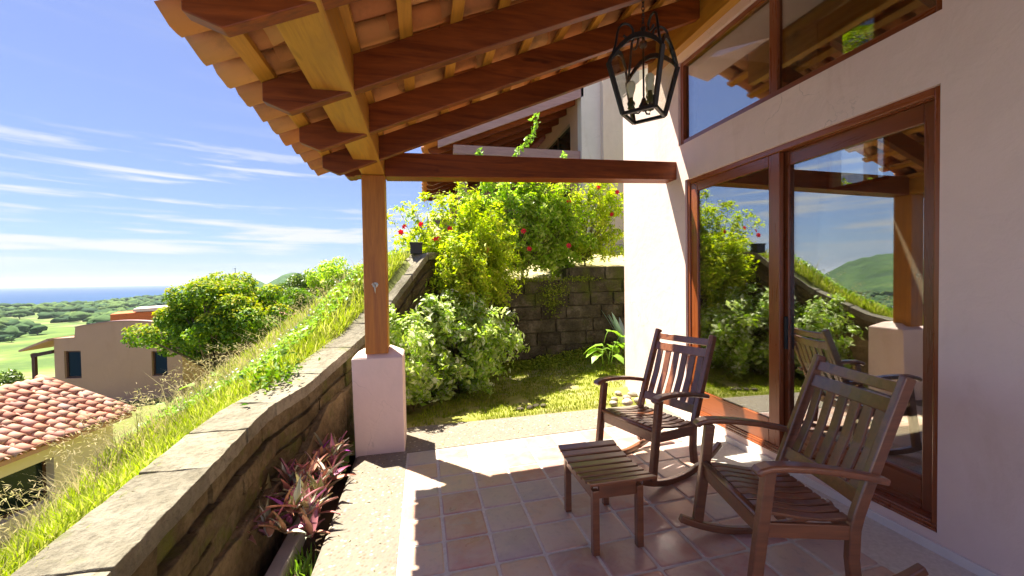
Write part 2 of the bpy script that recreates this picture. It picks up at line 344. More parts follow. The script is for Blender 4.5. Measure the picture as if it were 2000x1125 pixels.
# ------------------------------------------------------------------ object helpers
ORG = {}
def tag(o, label=None, cat=None, group=None, kind=None):
    if label: o['label'] = label
    if cat: o['category'] = cat
    if group: o['group'] = group
    if kind: o['kind'] = kind
    return o
def thing(name, label, cat, loc=(0, 0, 0), rz=0.0, group=None):
    o = bpy.data.objects.new(name, None); COL.objects.link(o)
    o.empty_display_size = 0.1; o.location = loc; o.rotation_euler = (0, 0, rz)
    ORG[o.name] = Vector(loc)
    return tag(o, label, cat, group)
class MB:
    """collects vertices and faces; build() links them as one mesh object"""
    def __init__(s): s.v = []; s.f = []; s.m = []; s.cur = 0
    def add(s, verts, faces):
        b = len(s.v); s.v += [tuple(p) for p in verts]
        for f in faces: s.f.append(tuple(b+i for i in f)); s.m.append(s.cur)
        return s
    def box(s, lo, hi):
        x0, y0, z0 = lo; x1, y1, z1 = hi
        return s.add([(x0,y0,z0),(x1,y0,z0),(x1,y1,z0),(x0,y1,z0),(x0,y0,z1),(x1,y0,z1),(x1,y1,z1),(x0,y1,z1)],
                     [(3,2,1,0),(4,5,6,7),(0,1,5,4),(1,2,6,5),(2,3,7,6),(3,0,4,7)])
    def hexa(s, p):   # 8 corners, bottom 4 ccw then top 4
        return s.add(p, [(3,2,1,0),(4,5,6,7),(0,1,5,4),(1,2,6,5),(2,3,7,6),(3,0,4,7)])
    def bar(s, a, b, w, h, up=(0, 0, 1), w2=None, h2=None):
        a = Vector(a); b = Vector(b); d = (b-a).normalized(); up = Vector(up)
        sd = d.cross(up).normalized(); u = sd.cross(d)
        w2 = w if w2 is None else w2; h2 = h if h2 is None else h2
        p = []
        for c, ww, hh in ((a, w, h), (b, w2, h2)):
            p += [c - sd*ww/2 - u*hh/2, c + sd*ww/2 - u*hh/2, c + sd*ww/2 + u*hh/2, c - sd*ww/2 + u*hh/2]
        return s.add(p, [(0,1,2,3),(7,6,5,4),(1,0,4,5),(2,1,5,6),(3,2,6,7),(0,3,7,4)])
    def prism(s, prof, fn0, fn1):
        """profile (list of 2d) mapped through fn0 / fn1 to two end loops"""
        n = len(prof)
        v = [fn0(p) for p in prof] + [fn1(p) for p in prof]
        return s.add(v, [tuple(range(n))[::-1], tuple(range(n, 2*n))] + [(i, (i+1) % n, n+(i+1) % n, n+i) for i in range(n)])
    def sweep(s, pts, secs, cap=True):
        """rings of equal length: list of rings"""
        n = len(secs[0]); v = [p for r in secs for p in r]; f = []
        for k in range(len(secs)-1):
            for i in range(n):
                j = (i+1) % n
                f.append((k*n+i, k*n+j, (k+1)*n+j, (k+1)*n+i))
        if cap: f += [tuple(range(n))[::-1], tuple((len(secs)-1)*n+i for i in range(n))]
        return s.add(v, f)
    def tube(s, pts, r, seg=8, r_end=None):
        pts = [Vector(p) for p in pts]; rings = []
        L = len(pts)
        ref = Vector((0.31, 0.2, 0.93))
        for i, p in enumerate(pts):
            d = (pts[min(L-1, i+1)] - pts[max(0, i-1)]).normalized()
            a = d.cross(ref)
            if a.length < 1e-3: a = d.cross(Vector((1, 0, 0)))
            a.normalize(); b = d.cross(a)
            if isinstance(r, (list, tuple)): rr = r[i]
            else: rr = r if r_end is None else r + (r_end-r)*i/(L-1)
            rings.append([p + (a*math.cos(t) + b*math.sin(t))*rr for t in [2*PI*k/seg for k in range(seg)]])
        return s.sweep(pts, rings)
    def ribbon(s, pts, w, t, side=None):
        """bar of width w (along side) and thickness t following pts"""
        pts = [Vector(p) for p in pts]; L = len(pts); rings = []
        for i, p in enumerate(pts):
            d = (pts[min(L-1, i+1)] - pts[max(0, i-1)]).normalized()
            sd = Vector(side).normalized(); n = sd.cross(d).normalized()
            ww = w[i] if isinstance(w, (list, tuple)) else w
            rings.append([p - sd*ww/2 - n*t/2, p + sd*ww/2 - n*t/2, p + sd*ww/2 + n*t/2, p - sd*ww/2 + n*t/2])
        return s.sweep(pts, rings)
    def lathe(s, c, prof, seg=12):
        c = Vector(c)
        rings = [[c + Vector((r*math.cos(2*PI*k/seg), r*math.sin(2*PI*k/seg), z)) for k in range(seg)] for r, z in prof]
        return s.sweep(None, rings)
    def mesh(s, name, mats, org=None):
        me = bpy.data.meshes.new(name)
        v = s.v if org is None else [(p[0]-org[0], p[1]-org[1], p[2]-org[2]) for p in s.v]
        me.from_pydata(v, [], s.f)
        for m in (mats if isinstance(mats, (list, tuple)) else [mats]): me.materials.append(m)
        if any(s.m): me.polygons.foreach_set('material_index', s.m)
        me.update(); return me
    def build(s, name, mats, parent=None, smooth=False, bevel=0.0, seg=2, fixn=True):
        org = ORG.get(parent.name) if parent is not None else None
        me = s.mesh(name, mats, org)
        if fixn:
            bm = bmesh.new(); bm.from_mesh(me); bmesh.ops.recalc_face_normals(bm, faces=bm.faces); bm.to_mesh(me); bm.free()
        if smooth: me.polygons.foreach_set('use_smooth', [True]*len(me.polygons))
        o = bpy.data.objects.new(name, me); COL.objects.link(o)
        if parent is not None:
            o.parent = parent; ORG[o.name] = org if org is not None else Vector((0, 0, 0))
        else: ORG[o.name] = Vector((0, 0, 0))
        if bevel:
            b = o.modifiers.new('bevel', 'BEVEL'); b.width = bevel; b.segments = seg; b.limit_method = 'ANGLE'; b.angle_limit = math.radians(40)
            b.harden_normals = False
        return o
def link_mesh(name, me, parent=None, loc=(0, 0, 0), rot=(0, 0, 0), scale=(1, 1, 1)):
    o = bpy.data.objects.new(name, me); COL.objects.link(o)
    org = Vector((0, 0, 0))
    if parent is not None: o.parent = parent; org = ORG[parent.name]
    o.location = Vector(loc) - org; o.rotation_euler = rot; o.scale = scale
    ORG[o.name] = org
    return o
def rough_block(lo, hi, amp, seed, name, mat, parent, cuts=2, tris=False):
    """a stone block with uneven faces"""
    bm = bmesh.new()
    mtx = Matrix.Translation([(a+b)/2 for a, b in zip(lo, hi)]) @ Matrix.Diagonal([b-a for a, b in zip(lo, hi)]).to_4x4()
    bmesh.ops.create_cube(bm, size=1.0, matrix=mtx)
    if cuts: bmesh.ops.subdivide_edges(bm, edges=bm.edges, cuts=cuts, use_grid_fill=True)
    c = [(a+b)/2 for a, b in zip(lo, hi)]
    for v in bm.verts:
        n = noise.noise_vector(v.co*3.1 + Vector((seed*1.7, seed*0.9, 0)))
        n2 = noise.noise_vector(v.co*11.0 + Vector((seed, 0, seed)))
        v.co += n*amp + n2*amp*0.45
        k = sum(1 for i in range(3) if abs(abs(v.co[i]-c[i]) - (hi[i]-lo[i])/2) < amp*1.6)
        if k >= 2:
            v.co += (Vector(c)-v.co).normalized()*amp*(0.9 if k == 2 else 1.5)
    me = bpy.data.meshes.new(name)
    org = ORG[parent.name]
    bmesh.ops.translate(bm, verts=bm.verts, vec=-org)
    bm.to_mesh(me); bm.free(); me.materials.append(mat)
    me.polygons.foreach_set('use_smooth', [False]*len(me.polygons))
    o = bpy.data.objects.new(name, me); COL.objects.link(o); o.parent = parent; ORG[o.name] = org
    return o

# -------- foliage built with numpy
def mesh_np(name, V, F, mat, parent=None, kind=None, nper=4):
    """V (n,3) float array, F (m,k) int array (k = 3 or 4)"""
    org = ORG[parent.name] if parent is not None else Vector((0, 0, 0))
    V = V - np.array(org)[None, :]
    me = bpy.data.meshes.new(name)
    k = F.shape[1]
    me.vertices.add(len(V)); me.vertices.foreach_set('co', V.astype(np.float32).ravel())
    me.loops.add(F.size); me.loops.foreach_set('vertex_index', F.astype(np.int32).ravel())
    me.polygons.add(len(F)); me.polygons.foreach_set('loop_start', np.arange(0, F.size, k, dtype=np.int32))
    me.update(calc_edges=True); me.validate()
    me.materials.append(mat)
    o = bpy.data.objects.new(name, me); COL.objects.link(o)
    if parent is not None: o.parent = parent
    ORG[o.name] = org
    if kind: o['kind'] = kind
    return o
def unit(a): return a/np.maximum(1e-9, np.linalg.norm(a, axis=1, keepdims=True))
def leaf_arrays(P, N, size, aspect=0.42, fold=0.25, jitter=0.6, droop=0.0):
    """one folded diamond leaf at each point P; N is the rough facing direction"""
    n = len(P)
    N = unit(N + RNG.normal(0, jitter, (n, 3)))
    T = RNG.normal(0, 1, (n, 3)); T[:, 2] -= droop
    T = unit(T - N*np.sum(T*N, axis=1, keepdims=True))
    S = np.cross(N, T)
    L = (size*RNG.uniform(0.65, 1.3, n))[:, None] if np.isscalar(size) else size[:, None]
    W = L*aspect
    base = P - T*L*0.5; tip = P + T*L*0.5 - N*L*0.08
    mid = P - T*L*0.06
    a = mid + S*W*0.5 + N*W*fold; b = mid - S*W*0.5 + N*W*fold
    V = np.stack([base, a, tip, b], axis=1).reshape(-1, 3)
    i = np.arange(n)*4
    F = np.concatenate([np.stack([i, i+1, i+2], 1), np.stack([i, i+2, i+3], 1)])
    return V, F
def blob_points(centers, radii, n, flat=0.8, shell=0.45):
    """points spread in clumps; returns points and outward directions"""
    centers = np.array(centers, float); radii = np.array(radii, float)
    w = radii**2; idx = RNG.choice(len(centers), n, p=w/w.sum())
    d = unit(RNG.normal(0, 1, (n, 3))); r = RNG.uniform(shell**3, 1, n)**(1/3)
    P = centers[idx] + d*(radii[idx]*r)[:, None]*np.array([1, 1, flat])
    return P, d
def blades(P, h, w, lean, dirv=None, bend=0.5):
    """curved grass blades: 5 vertices, 3 faces stored as triangles"""
    n = len(P); ang = RNG.uniform(0, 2*PI, n)
    D = np.stack([np.cos(ang), np.sin(ang), np.zeros(n)], 1)
    L = D*(lean*RNG.uniform(0.3, 1.4, n))[:, None]
    if dirv is not None: L = L + np.array(dirv)[None, :]*RNG.uniform(0.5, 1.3, n)[:, None]
    H = (h*RNG.uniform(0.55, 1.25, n))[:, None]
    a2 = RNG.uniform(0, 2*PI, n); S = np.stack([np.cos(a2), np.sin(a2), np.zeros(n)], 1)*w/2
    up = np.array([[0, 0, 1.0]])
    p0 = P; p1 = P + up*H*0.55 + L*H*0.35; p2 = P + up*H*(1.0-0.25*bend) + L*H
    V = np.stack([p0-S, p0+S, p1+S*0.8, p1-S*0.8, p2], 1).reshape(-1, 3)
    i = np.arange(n)*5
    F = np.concatenate([np.stack([i, i+1, i+2], 1), np.stack([i, i+2, i+3], 1), np.stack([i+3, i+2, i+4], 1)])
    return V, F
def cat(arrs):
    Vs = []; Fs = []; b = 0
    for V, F in arrs: Vs.append(V); Fs.append(F+b); b += len(V)
    return np.concatenate(Vs), np.concatenate(Fs)

# ------------------------------------------------------------------ terrain
def lerp_tab(tab, x):
    if x <= tab[0][0]: return tab[0][1]
    for (a, b), (c, d) in zip(tab, tab[1:]):
        if x <= c: return b + (d-b)*(x-a)/(c-a)
    return tab[-1][1]
# top inner edge of the low garden wall: Y -> X and Y -> Z
WX = [(-1.5, -1.21), (3.55, -1.2), (4.4, -0.98), (5.2, -0.72), (5.9, -0.4), (6.5, 0.08), (7.2, 0.62), (7.8, 1.0), (9.0, 1.1)]
WZ = [(-1.5, 0.40), (1.0, 0.60), (1.86, 0.65), (2.6, 0.716), (3.1, 0.757), (3.6, 0.775), (4.0, 0.80), (4.4, 0.87), (5.2, 1.08), (5.9, 1.5), (6.5, 2.16), (7.2, 2.2), (9.0, 2.3)]
CZ = [(-2, -1.0), (1.0, -0.45), (2.2, -0.10), (3.15, -0.02), (3.6, 0.10), (4.3, 0.28), (5.3, 0.38), (6.7, 0.60), (8.8, 0.88), (12.3, 1.2), (19.2, 1.62), (30, 1.9), (60, 2.0)]
def fbm(x, y, s, seed=0.0):
    return noise.fractal(Vector((x*s, y*s, seed)), 0.6, 2.0, 4)
def hill_h(x, y):
    xw = lerp_tab(WX, y) - 0.36; zt = lerp_tab(WZ, y) - 0.10
    if y > 7.2: zt = zt + (y-7.2)*0.12
    xc = -2.6; zc = lerp_tab(CZ, y)
    if x >= xw: return zt
    if x > xc:
        t = (xw-x)/(xw-xc); t = t*t*(3-2*t); h = zt + (zc-zt)*t
    else:
        d = xc-x
        h = zc - (1.05*min(d, 4.5) + 0.10*max(0, min(d, 19)-4.5) + 0.55*max(0, d-19))
    r = math.hypot(x-xc, 0)
    return max(h, -58.5) + fbm(x, y, 0.7, 2.0)*0.06*min(1, max(0, (xw-x)*2))
def grid_mesh(name, xs, ys, hf, mat, smooth=True):
    nx, ny = len(xs), len(ys)
    V = np.array([(x, y, hf(x, y)) for y in ys for x in xs])
    F = np.array([(j*nx+i, j*nx+i+1, (j+1)*nx+i+1, (j+1)*nx+i) for j in range(ny-1) for i in range(nx-1)])
    o = mesh_np(name, V, F, mat)
    if smooth: o.data.polygons.foreach_set('use_smooth', [True]*len(o.data.polygons))
    return o
xs = sorted(set([round(-x, 3) for x in list(np.arange(0.9, 4, 0.15)) + list(np.arange(4, 12, 0.5)) + list(np.geomspace(12, 190, 24))] + [-0.6, -0.2, 0.2, 0.6, 1.0]))
ys = list(np.arange(-1.5, 12, 0.22)) + list(np.arange(12, 30, 1.0)) + list(np.geomspace(30, 260, 16))
def hill_left(x, y):
    if x > lerp_tab(WX, y)-0.15 and y < 7.9: return min(hill_h(x, y), lerp_tab(WZ, y)-0.3)
    return hill_h(x, y)
# the strip of hillside ends inside the garden wall
hs = []
rows = []
for y in ys:
    xw = lerp_tab(WX, y)-0.17 if y < 7.9 else 0.9
    row = []
    for k in range(64):
        t = k/63
        d = 5.0*(t/0.62)**1.4 if t < 0.62 else 5.0 + 210*((t-0.62)/0.38)**2.6
        row.append((xw-d, y, hill_h(xw-d, y)))
    rows.append(row)
V = np.array([p for r in rows for p in r]); nk = 64
F = np.array([(j*nk+i+1, j*nk+i, (j+1)*nk+i, (j+1)*nk+i+1) for j in range(len(rows)-1) for i in range(nk-1)])
hill_ground = mesh_np('hillside', V, F, M['hill'])
hill_ground.data.polygons.foreach_set('use_smooth', [True]*len(hill_ground.data.polygons))
tag(hill_ground, kind='structure')

# far ground: one polar sheet reaching the horizon, dropping under the sea beyond the shore
SEA = -60.0
def shore(a):   # distance of the shoreline for azimuth a (radians, from +y towards +x)
    d = math.degrees(a)
    return lerp_tab([(-80, 3900), (-60, 3300), (-50, 2600), (-46, 1750), (-39, 1850), (-34, 2050), (-30, 2450), (-26, 3000), (-22, 4500), (-10, 6500), (40, 9000)], d) + 60*math.sin(d*2.1) + 35*math.sin(d*5.3)
def valley_h(a, r):
    d = math.degrees(a); s = shore(a)
    h = -58.0
    if r > s-120: h = -58.0 - (r-(s-120))*0.03
    x, y = r*math.sin(a), r*math.cos(a)
    if r < s-150 and r > 150:
        h += 1.6*fbm(x, y, 0.006, 5.0)
    return max(h, -75.0)
def hill_bump(a, r):
    d = math.degrees(a); b = 0.0
    for (a0, r0, wa, wr, hh) in ((-54.5, 2300, 6.0, 480, 150), (-66, 2500, 8, 560, 120), (-75, 2000, 9, 600, 140),
                                 (-21.8, 2600, 1.3, 240, 118), (-20.2, 2700, 2.6, 300, 92), (-16.0, 2450, 3.2, 340, 116), (-12.5, 2700, 3.6, 380, 126), (-7, 3000, 5, 420, 130)):
        b = max(b, hh*math.exp(-((d-a0)/wa)**2 - ((r-r0)/wr)**2))
    return b
AZ = np.radians(np.concatenate([np.linspace(-88, -44, 75), np.linspace(-43.6, -10, 130), np.linspace(-9, 60, 40)]))
RR = np.concatenate([np.geomspace(40, 700, 30), np.linspace(730, 3600, 95), np.geomspace(3700, 23000, 14)])
V = np.array([(r*math.sin(a), r*math.cos(a), valley_h(a, r)) for a in AZ for r in RR]); nr = len(RR)
F = np.array([(i*nr+j, i*nr+j+1, (i+1)*nr+j+1, (i+1)*nr+j) for i in range(len(AZ)-1) for j in range(nr-1)])[:, ::-1]
vo = mesh_np('valley_ground', V, F, M['valley']); tag(vo, kind='structure')
vo.data.polygons.foreach_set('use_smooth', [True]*len(vo.data.polygons))
V = np.array([(r*math.sin(a), r*math.cos(a), valley_h(a, r) - 14 + hill_bump(a, r)*(1 + 0.16*fbm(r*math.sin(a), r*math.cos(a), 0.006, 9.0))) for a in AZ for r in RR[34:]])
nr2 = len(RR[34:])
Z = V[:, 2].reshape(len(AZ), nr2); keep = Z > -72
F = np.array([(i*nr2+j, i*nr2+j+1, (i+1)*nr2+j+1, (i+1)*nr2+j) for i in range(len(AZ)-1) for j in range(nr2-1)
              if hill_bump(AZ[i], RR[34+j]) > 4])[:, ::-1]
ho = mesh_np('hills', V, F, M['hills']); tag(ho, kind='structure')
so = MB().add([(-23500, -8500, SEA), (23500, -8500, SEA), (23500, 29500, SEA), (-23500, 29500, SEA)], [(0, 1, 2, 3)]).build('sea', M['sea'], fixn=False)
tag(so, kind='structure')
# surf line along the beach
mbf = MB()
for k in range(60):
    a0 = math.radians(-33.5 + k*0.13); a1 = a0 + math.radians(0.12)
    if random.random() < 0.45: continue
    r0 = shore(a0) + random.uniform(-30, 60); w = random.uniform(12, 40)
    pts = [(r*math.sin(a), r*math.cos(a), SEA+0.3) for r, a in ((r0, a0), (r0+w, a0), (shore(a1)+w*0.8+10, a1), (shore(a1)+10, a1))]
    mbf.add(pts, [(0, 1, 2, 3)])
tag(mbf.build('surf', M['foam']), kind='structure')

# garden lawn between the terrace slab and the stone wall
def lawn_h(x, y):
    t = max(0.0, min(1.0, (y-5.1)/2.5))
    return -0.03 + 0.03*max(0, x-0.1) + t*(0.10*max(0, x-1.6) + 0.02) + 0.05*fbm(x, y, 1.3, 4.0)*min(1, max(0, y-5.1)*2.0)
lawn = grid_mesh('lawn', list(np.arange(-1.3, 6.3, 0.14)), [4.42, 4.7, 5.0] + list(np.arange(5.1, 8.05, 0.14)), lambda x, y: lawn_h(x, y) - (0.2 if (y < 5.03 and x > -0.3) else 0.0), M['lawn'])
tag(lawn, kind='structure')
def terr_h(x, y):
    base = 1.70 if x < 3.0 else 1.93
    return base + max(0, y-8.05)*0.26 + 0.04*fbm(x, y, 1.0, 8.0)
terr = grid_mesh('terrace_ground', list(np.arange(0.3, 16.5, 0.4)), [7.92] + list(np.arange(8.1, 30, 0.5)), lambda x, y: min(terr_h(x, y), 5.0) + (0.9 if x > 12 else 0) - (0.8 if y < 8.0 else 0), M['terrace'])
tag(terr, kind='structure')
back = grid_mesh('bank_ground', list(np.arange(6.6, 24, 0.8)), list(np.arange(-6, 8.6, 0.8)), lambda x, y: 0.6 + max(0, x-6.8)*0.32 + 0.1*fbm(x, y, 0.8, 3.0), M['hill'])
tag(back, kind='structure')
# planter bed beside the slab, and the shaded gutter at the foot of the wall
bed = grid_mesh('planter_bed', list(np.arange(-1.32, -0.60, 0.08)), list(np.arange(-1.4, 5.2, 0.11)), lambda x, y: (-0.20 if x > -0.98 else -0.42) + 0.03*fbm(x, y, 3.0, 1.0), M['soil'])
tag(bed, kind='structure')
# ------------------------------------------------------------------ patio floor
FS = 0.03
def fz(x): return FS*(x-0.105)
floor = thing('patio_floor', None, None, (0, 0, 0)); tag(floor, kind='structure')
PT = 0.305; GY = -14.0485*0.305
GY = 4.2848      # world y of the first tile row line (far side), rows go towards the camera
slab = MB()
def slab_box(x0, x1, y0, y1, top, bot):
    slab.hexa([(x0,y0,fz(x0)+bot),(x1,y0,fz(x1)+bot),(x1,y1,fz(x1)+bot),(x0,y1,fz(x0)+bot),(x0,y0,fz(x0)+top),(x1,y0,fz(x1)+top),(x1,y1,fz(x1)+top),(x0,y1,fz(x0)+top)])
slab_box(-0.20, 2.955, -7.0, GY+0.02, -0.0045, -0.3)  # bare floor extended behind the camera to bounce sunlight into the porch
slab.build('grout_bed', M['grout'], floor)
# exposed pebble border: left strip with a rounded outer nose, and the strip along the garden
bd = MB()
prof = [(-0.685, -0.30), (-0.705, -0.06), (-0.70, -0.02), (-0.67, 0.0), (-0.193, 0.0), (-0.193, -0.30)]
bd.prism(prof, lambda p: (p[0], -7.0, fz(p[0])+p[1]+0.001), lambda p: (p[0], 5.02, fz(p[0])+p[1]+0.001))
bd.build('pebble_border', M['pebble'], floor)
bd = MB(); z = 0.002
y0, y1a, y1b = GY+0.012, 5.03, 4.86
bd.hexa([(-0.192,y0,fz(-.192)-.3),(2.95,y0,fz(2.95)-.3),(2.95,y1b,fz(2.95)-.3),(-0.192,y1a,fz(-.192)-.3),(-0.192,y0,fz(-.192)+z),(2.95,y0,fz(2.95)+z),(2.95,y1b,fz(2.95)+z),(-0.192,y1a,fz(-.192)+z)])
bd.build('pebble_border', M['pebble'], floor)
# tiles: each its own object, sharing a handful of meshes
def tile_mesh(w, d, k):
    bm = bmesh.new()
    random.seed(100+k)
    j = lambda: random.uniform(-0.0025, 0.0025)
    h = 0.014
    c = [(-w/2+j(), -d/2+j()), (w/2+j(), -d/2+j()), (w/2+j(), d/2+j()), (-w/2+j(), d/2+j())]
    # rounded plan corners
    pts = []
    for i in range(4):
        p = Vector(c[i]); a = Vector(c[i-1]); b = Vector(c[(i+1) % 4]); r = 0.014
        pts += [p + (a-p).normalized()*r, p + ((a-p).normalized()+(b-p).normalized())*r*0.3, p + (b-p).normalized()*r]
    n = len(pts)
    lo = [bm.verts.new((p.x, p.y, -h)) for p in pts]; mid = [bm.verts.new((p.x, p.y, -0.0042)) for p in pts]
    hi = [bm.verts.new((p.x*0.972, p.y*0.972, -0.0008)) for p in pts]; inn = [bm.verts.new((p.x*0.90, p.y*0.90, 0)) for p in pts]
    for A, B in ((lo, mid), (mid, hi), (hi, inn)):
        for i in range(n): bm.faces.new((A[i], A[(i+1) % n], B[(i+1) % n], B[i]))
    bm.faces.new(inn)
    for f in bm.faces: f.smooth = True
    me = bpy.data.meshes.new('tile'); bm.to_mesh(me); bm.free(); me.materials.append(M['tile']); return me
TM = [tile_mesh(PT-0.016, PT-0.018, k) for k in range(6)]
TW = tile_mesh(PT*0.93-0.014, PT-0.018, 9)
random.seed(5)
x_first = -0.19; colx = [(-0.19+0.105)/2] + [0.105 + PT*(k+0.5) for k in range(9)]
for c in range(10):
    for r in range(15):
        cx = colx[c]; cy = GY - PT*(r+0.5)
        if cy < 0.05: continue
        me = TW if c == 0 else TM[random.randrange(6)]
        o = link_mesh('tile', me, floor, (cx, cy, fz(cx)+random.uniform(-0.0006, 0.0012)), (random.uniform(-.002, .002), -math.atan(FS)+random.uniform(-.002, .002), random.choice((0, PI/2, PI, -PI/2)) if c else 0))
        o.rotation_mode = 'ZYX'
        if c == 9: o.scale = (0.30, 1, 1); o.location.x = 0.105+PT*9 + 0.05; o.rotation_euler.z = 0
# planter curb
cb = MB()
cb.hexa([(-1.07,-1.4,-.45),(-0.93,-1.4,-.45),(-0.90,3.7,-.45),(-1.0,3.7,-.45),(-1.085,-1.4,-.11),(-0.935,-1.4,-.10),(-0.90,3.7,-.09),(-1.005,3.7,-.10)])
o = cb.build('planter_curb', M['concrete'], None, bevel=0.015); tag(o, 'low pale concrete curb along the planter below the patio edge', 'curb')
# round stones by the wall corner
for i, (x, y, r) in enumerate([(2.62, 5.02, .07), (2.80, 5.05, .06), (2.72, 5.22, .055), (2.55, 5.25, .045), (2.86, 5.32, .06), (2.45, 5.08, .05), (2.70, 5.45, .05)]):
    bm = bmesh.new(); bmesh.ops.create_icosphere(bm, subdivisions=2, radius=r)
    for v in bm.verts:
        v.co += noise.noise_vector(v.co*9+Vector((i*3.1, 0, 0)))*r*0.28; v.co.z *= 0.72; v.co.x *= 1.15
    me = bpy.data.meshes.new('garden_stone'); bm.to_mesh(me); bm.free(); me.materials.append(M['pebble_stone']); me.polygons.foreach_set('use_smooth', [True]*len(me.polygons))
    o = link_mesh('garden_stone', me, None, (x, y, lawn_h(x, y)+r*0.45), (0, 0, i*1.3)); tag(o, ['round beige stone in the middle of the front row at the pink wall corner', 'round beige stone in the front row closest to the pink wall', 'round beige stone in the middle of the small heap by the pink wall', 'small round stone on the left side of the heap, behind the leftmost one', 'round beige stone at the back of the heap touching the pink wall', 'leftmost round beige stone at the pink wall corner', 'farthest small round stone behind the heap by the pink wall'][i], 'stone', 'round stones at the wall corner')

# ------------------------------------------------------------------ the house on the right
WXX = 2.96; TH = 0.26
house = thing('stucco_house', 'pink stucco house wall with sliding glass door and clerestory window on the right', 'house', (2.96, 2.0, 0.0))
holes = [(1.845, 4.24, 0.19, 2.84), (1.84, 4.36, 3.26, 4.22)]
def wall_x(mb, x0, x1, ya, yb, za, zb, holes):
    ys_ = sorted({ya, yb} | {h[0] for h in holes} | {h[1] for h in holes}); zs_ = sorted({za, zb} | {h[2] for h in holes} | {h[3] for h in holes})
    inside = lambda y, z: any(h[0] < y < h[1] and h[2] < z < h[3] for h in holes)
    for a, b in zip(ys_, ys_[1:]):
        for c, d in zip(zs_, zs_[1:]):
            if inside((a+b)/2, (c+d)/2): continue
            mb.add([(x0,b,c),(x0,a,c),(x0,a,d),(x0,b,d)], [(0,1,2,3)]); mb.add([(x1,a,c),(x1,b,c),(x1,b,d),(x1,a,d)], [(0,1,2,3)])
    for h in holes:
        a, b, c, d = h
        mb.add([(x0,a,c),(x1,a,c),(x1,a,d),(x0,a,d)], [(0,1,2,3)]); mb.add([(x1,b,c),(x0,b,c),(x0,b,d),(x1,b,d)], [(0,1,2,3)])
        mb.add([(x0,b,c),(x1,b,c),(x1,a,c),(x0,a,c)], [(0,1,2,3)]); mb.add([(x0,a,d),(x1,a,d),(x1,b,d),(x0,b,d)], [(0,1,2,3)])
    mb.add([(x0,ya,za),(x0,ya,zb),(x1,ya,zb),(x1,ya,za)], [(3,2,1,0)]); mb.add([(x0,yb,za),(x1,yb,za),(x1,yb,zb),(x0,yb,zb)], [(3,2,1,0)])
    mb.add([(x0,ya,zb),(x0,yb,zb),(x1,yb,zb),(x1,ya,zb)], [(3,2,1,0)]); mb.add([(x0,ya,za),(x1,ya,za),(x1,yb,za),(x0,yb,za)], [(3,2,1,0)])
w = MB(); wall_x(w, WXX, WXX+TH, -6.5, 5.72, -0.3, 4.42, holes)
w.build('wall', M['stucco'], house, fixn=False)
# room behind the glass
rm = MB()
bx = 6.2
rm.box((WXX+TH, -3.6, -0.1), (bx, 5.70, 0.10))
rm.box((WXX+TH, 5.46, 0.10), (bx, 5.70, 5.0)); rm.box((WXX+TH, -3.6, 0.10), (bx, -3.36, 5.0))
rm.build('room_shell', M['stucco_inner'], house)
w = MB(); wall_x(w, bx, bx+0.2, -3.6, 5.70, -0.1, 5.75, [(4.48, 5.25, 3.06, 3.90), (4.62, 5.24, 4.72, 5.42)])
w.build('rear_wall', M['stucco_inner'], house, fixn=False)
for (a, b, c, d) in [(4.48, 5.25, 3.06, 3.90), (4.62, 5.24, 4.72, 5.42)]:
    f = MB(); t = 0.05
    f.box((bx-0.03, a-t, c-t), (bx+0.02, b+t, c)); f.box((bx-0.03, a-t, d), (bx+0.02, b+t, d+t))
    f.box((bx-0.03, a-t, c), (bx+0.02, a, d)); f.box((bx-0.03, b, c), (bx+0.02, b+t, d))
    fo = f.build('rear_window', M['door_wood'], house)
    g = MB(); g.box((bx+0.09, a, c), (bx+0.10, b, d)); g.build('pane', M['lamp_glass'], fo)
rf = MB()    # main roof continuing up from the porch, solid
def roofz(x): return 3.17 + 0.417*x
xa, xb = 2.46, 7.0
rf.hexa([(xa,-3.6,roofz(xa)+.02),(xb,-3.6,roofz(xb)+.02),(xb,5.95,roofz(xb)+.02),(xa,5.95,roofz(xa)+.02),(xa,-3.6,roofz(xa)+.2),(xb,-3.6,roofz(xb)+.2),(xb,5.95,roofz(xb)+.2),(xa,5.95,roofz(xa)+.2)])
# the verge over the gable only reaches beyond the porch above the wall
rf.v = [(x, (4.68 if y > 0 else -0.62) if x < 2.9 else y, z_) for x, y, z_ in rf.v]  # near end is cut back with the porch roof to admit light
rf.build('roof', M['stucco'], house)
g = MB()     # gable infill between wall top and roof
g.prism([(WXX, 4.40), (bx+0.2, 4.40), (bx+0.2, roofz(bx+.2)+.03), (WXX, roofz(WXX)+.03)], lambda p: (p[0], 5.48, p[1]), lambda p: (p[0], 5.715, p[1]))
g.build('gable', M['stucco'], house)

def frame_part(name, parent, x0, x1, a, b, c, d, t_side, t_bot, t_top, mat=M['door_wood'], bev=0.006):
    f = MB()
    f.box((x0, a, c), (x1, a+t_side, d)); f.box((x0, b-t_side, c), (x1, b, d))
    f.cur = 1
    f.box((x0+.001, a+t_side, c), (x1-.001, b-t_side, c+t_bot)); f.box((x0+.001, a+t_side, d-t_top), (x1-.001, b-t_side, d))
    return f.build(name, [mat, M['door_wood_y']], parent, bevel=bev)
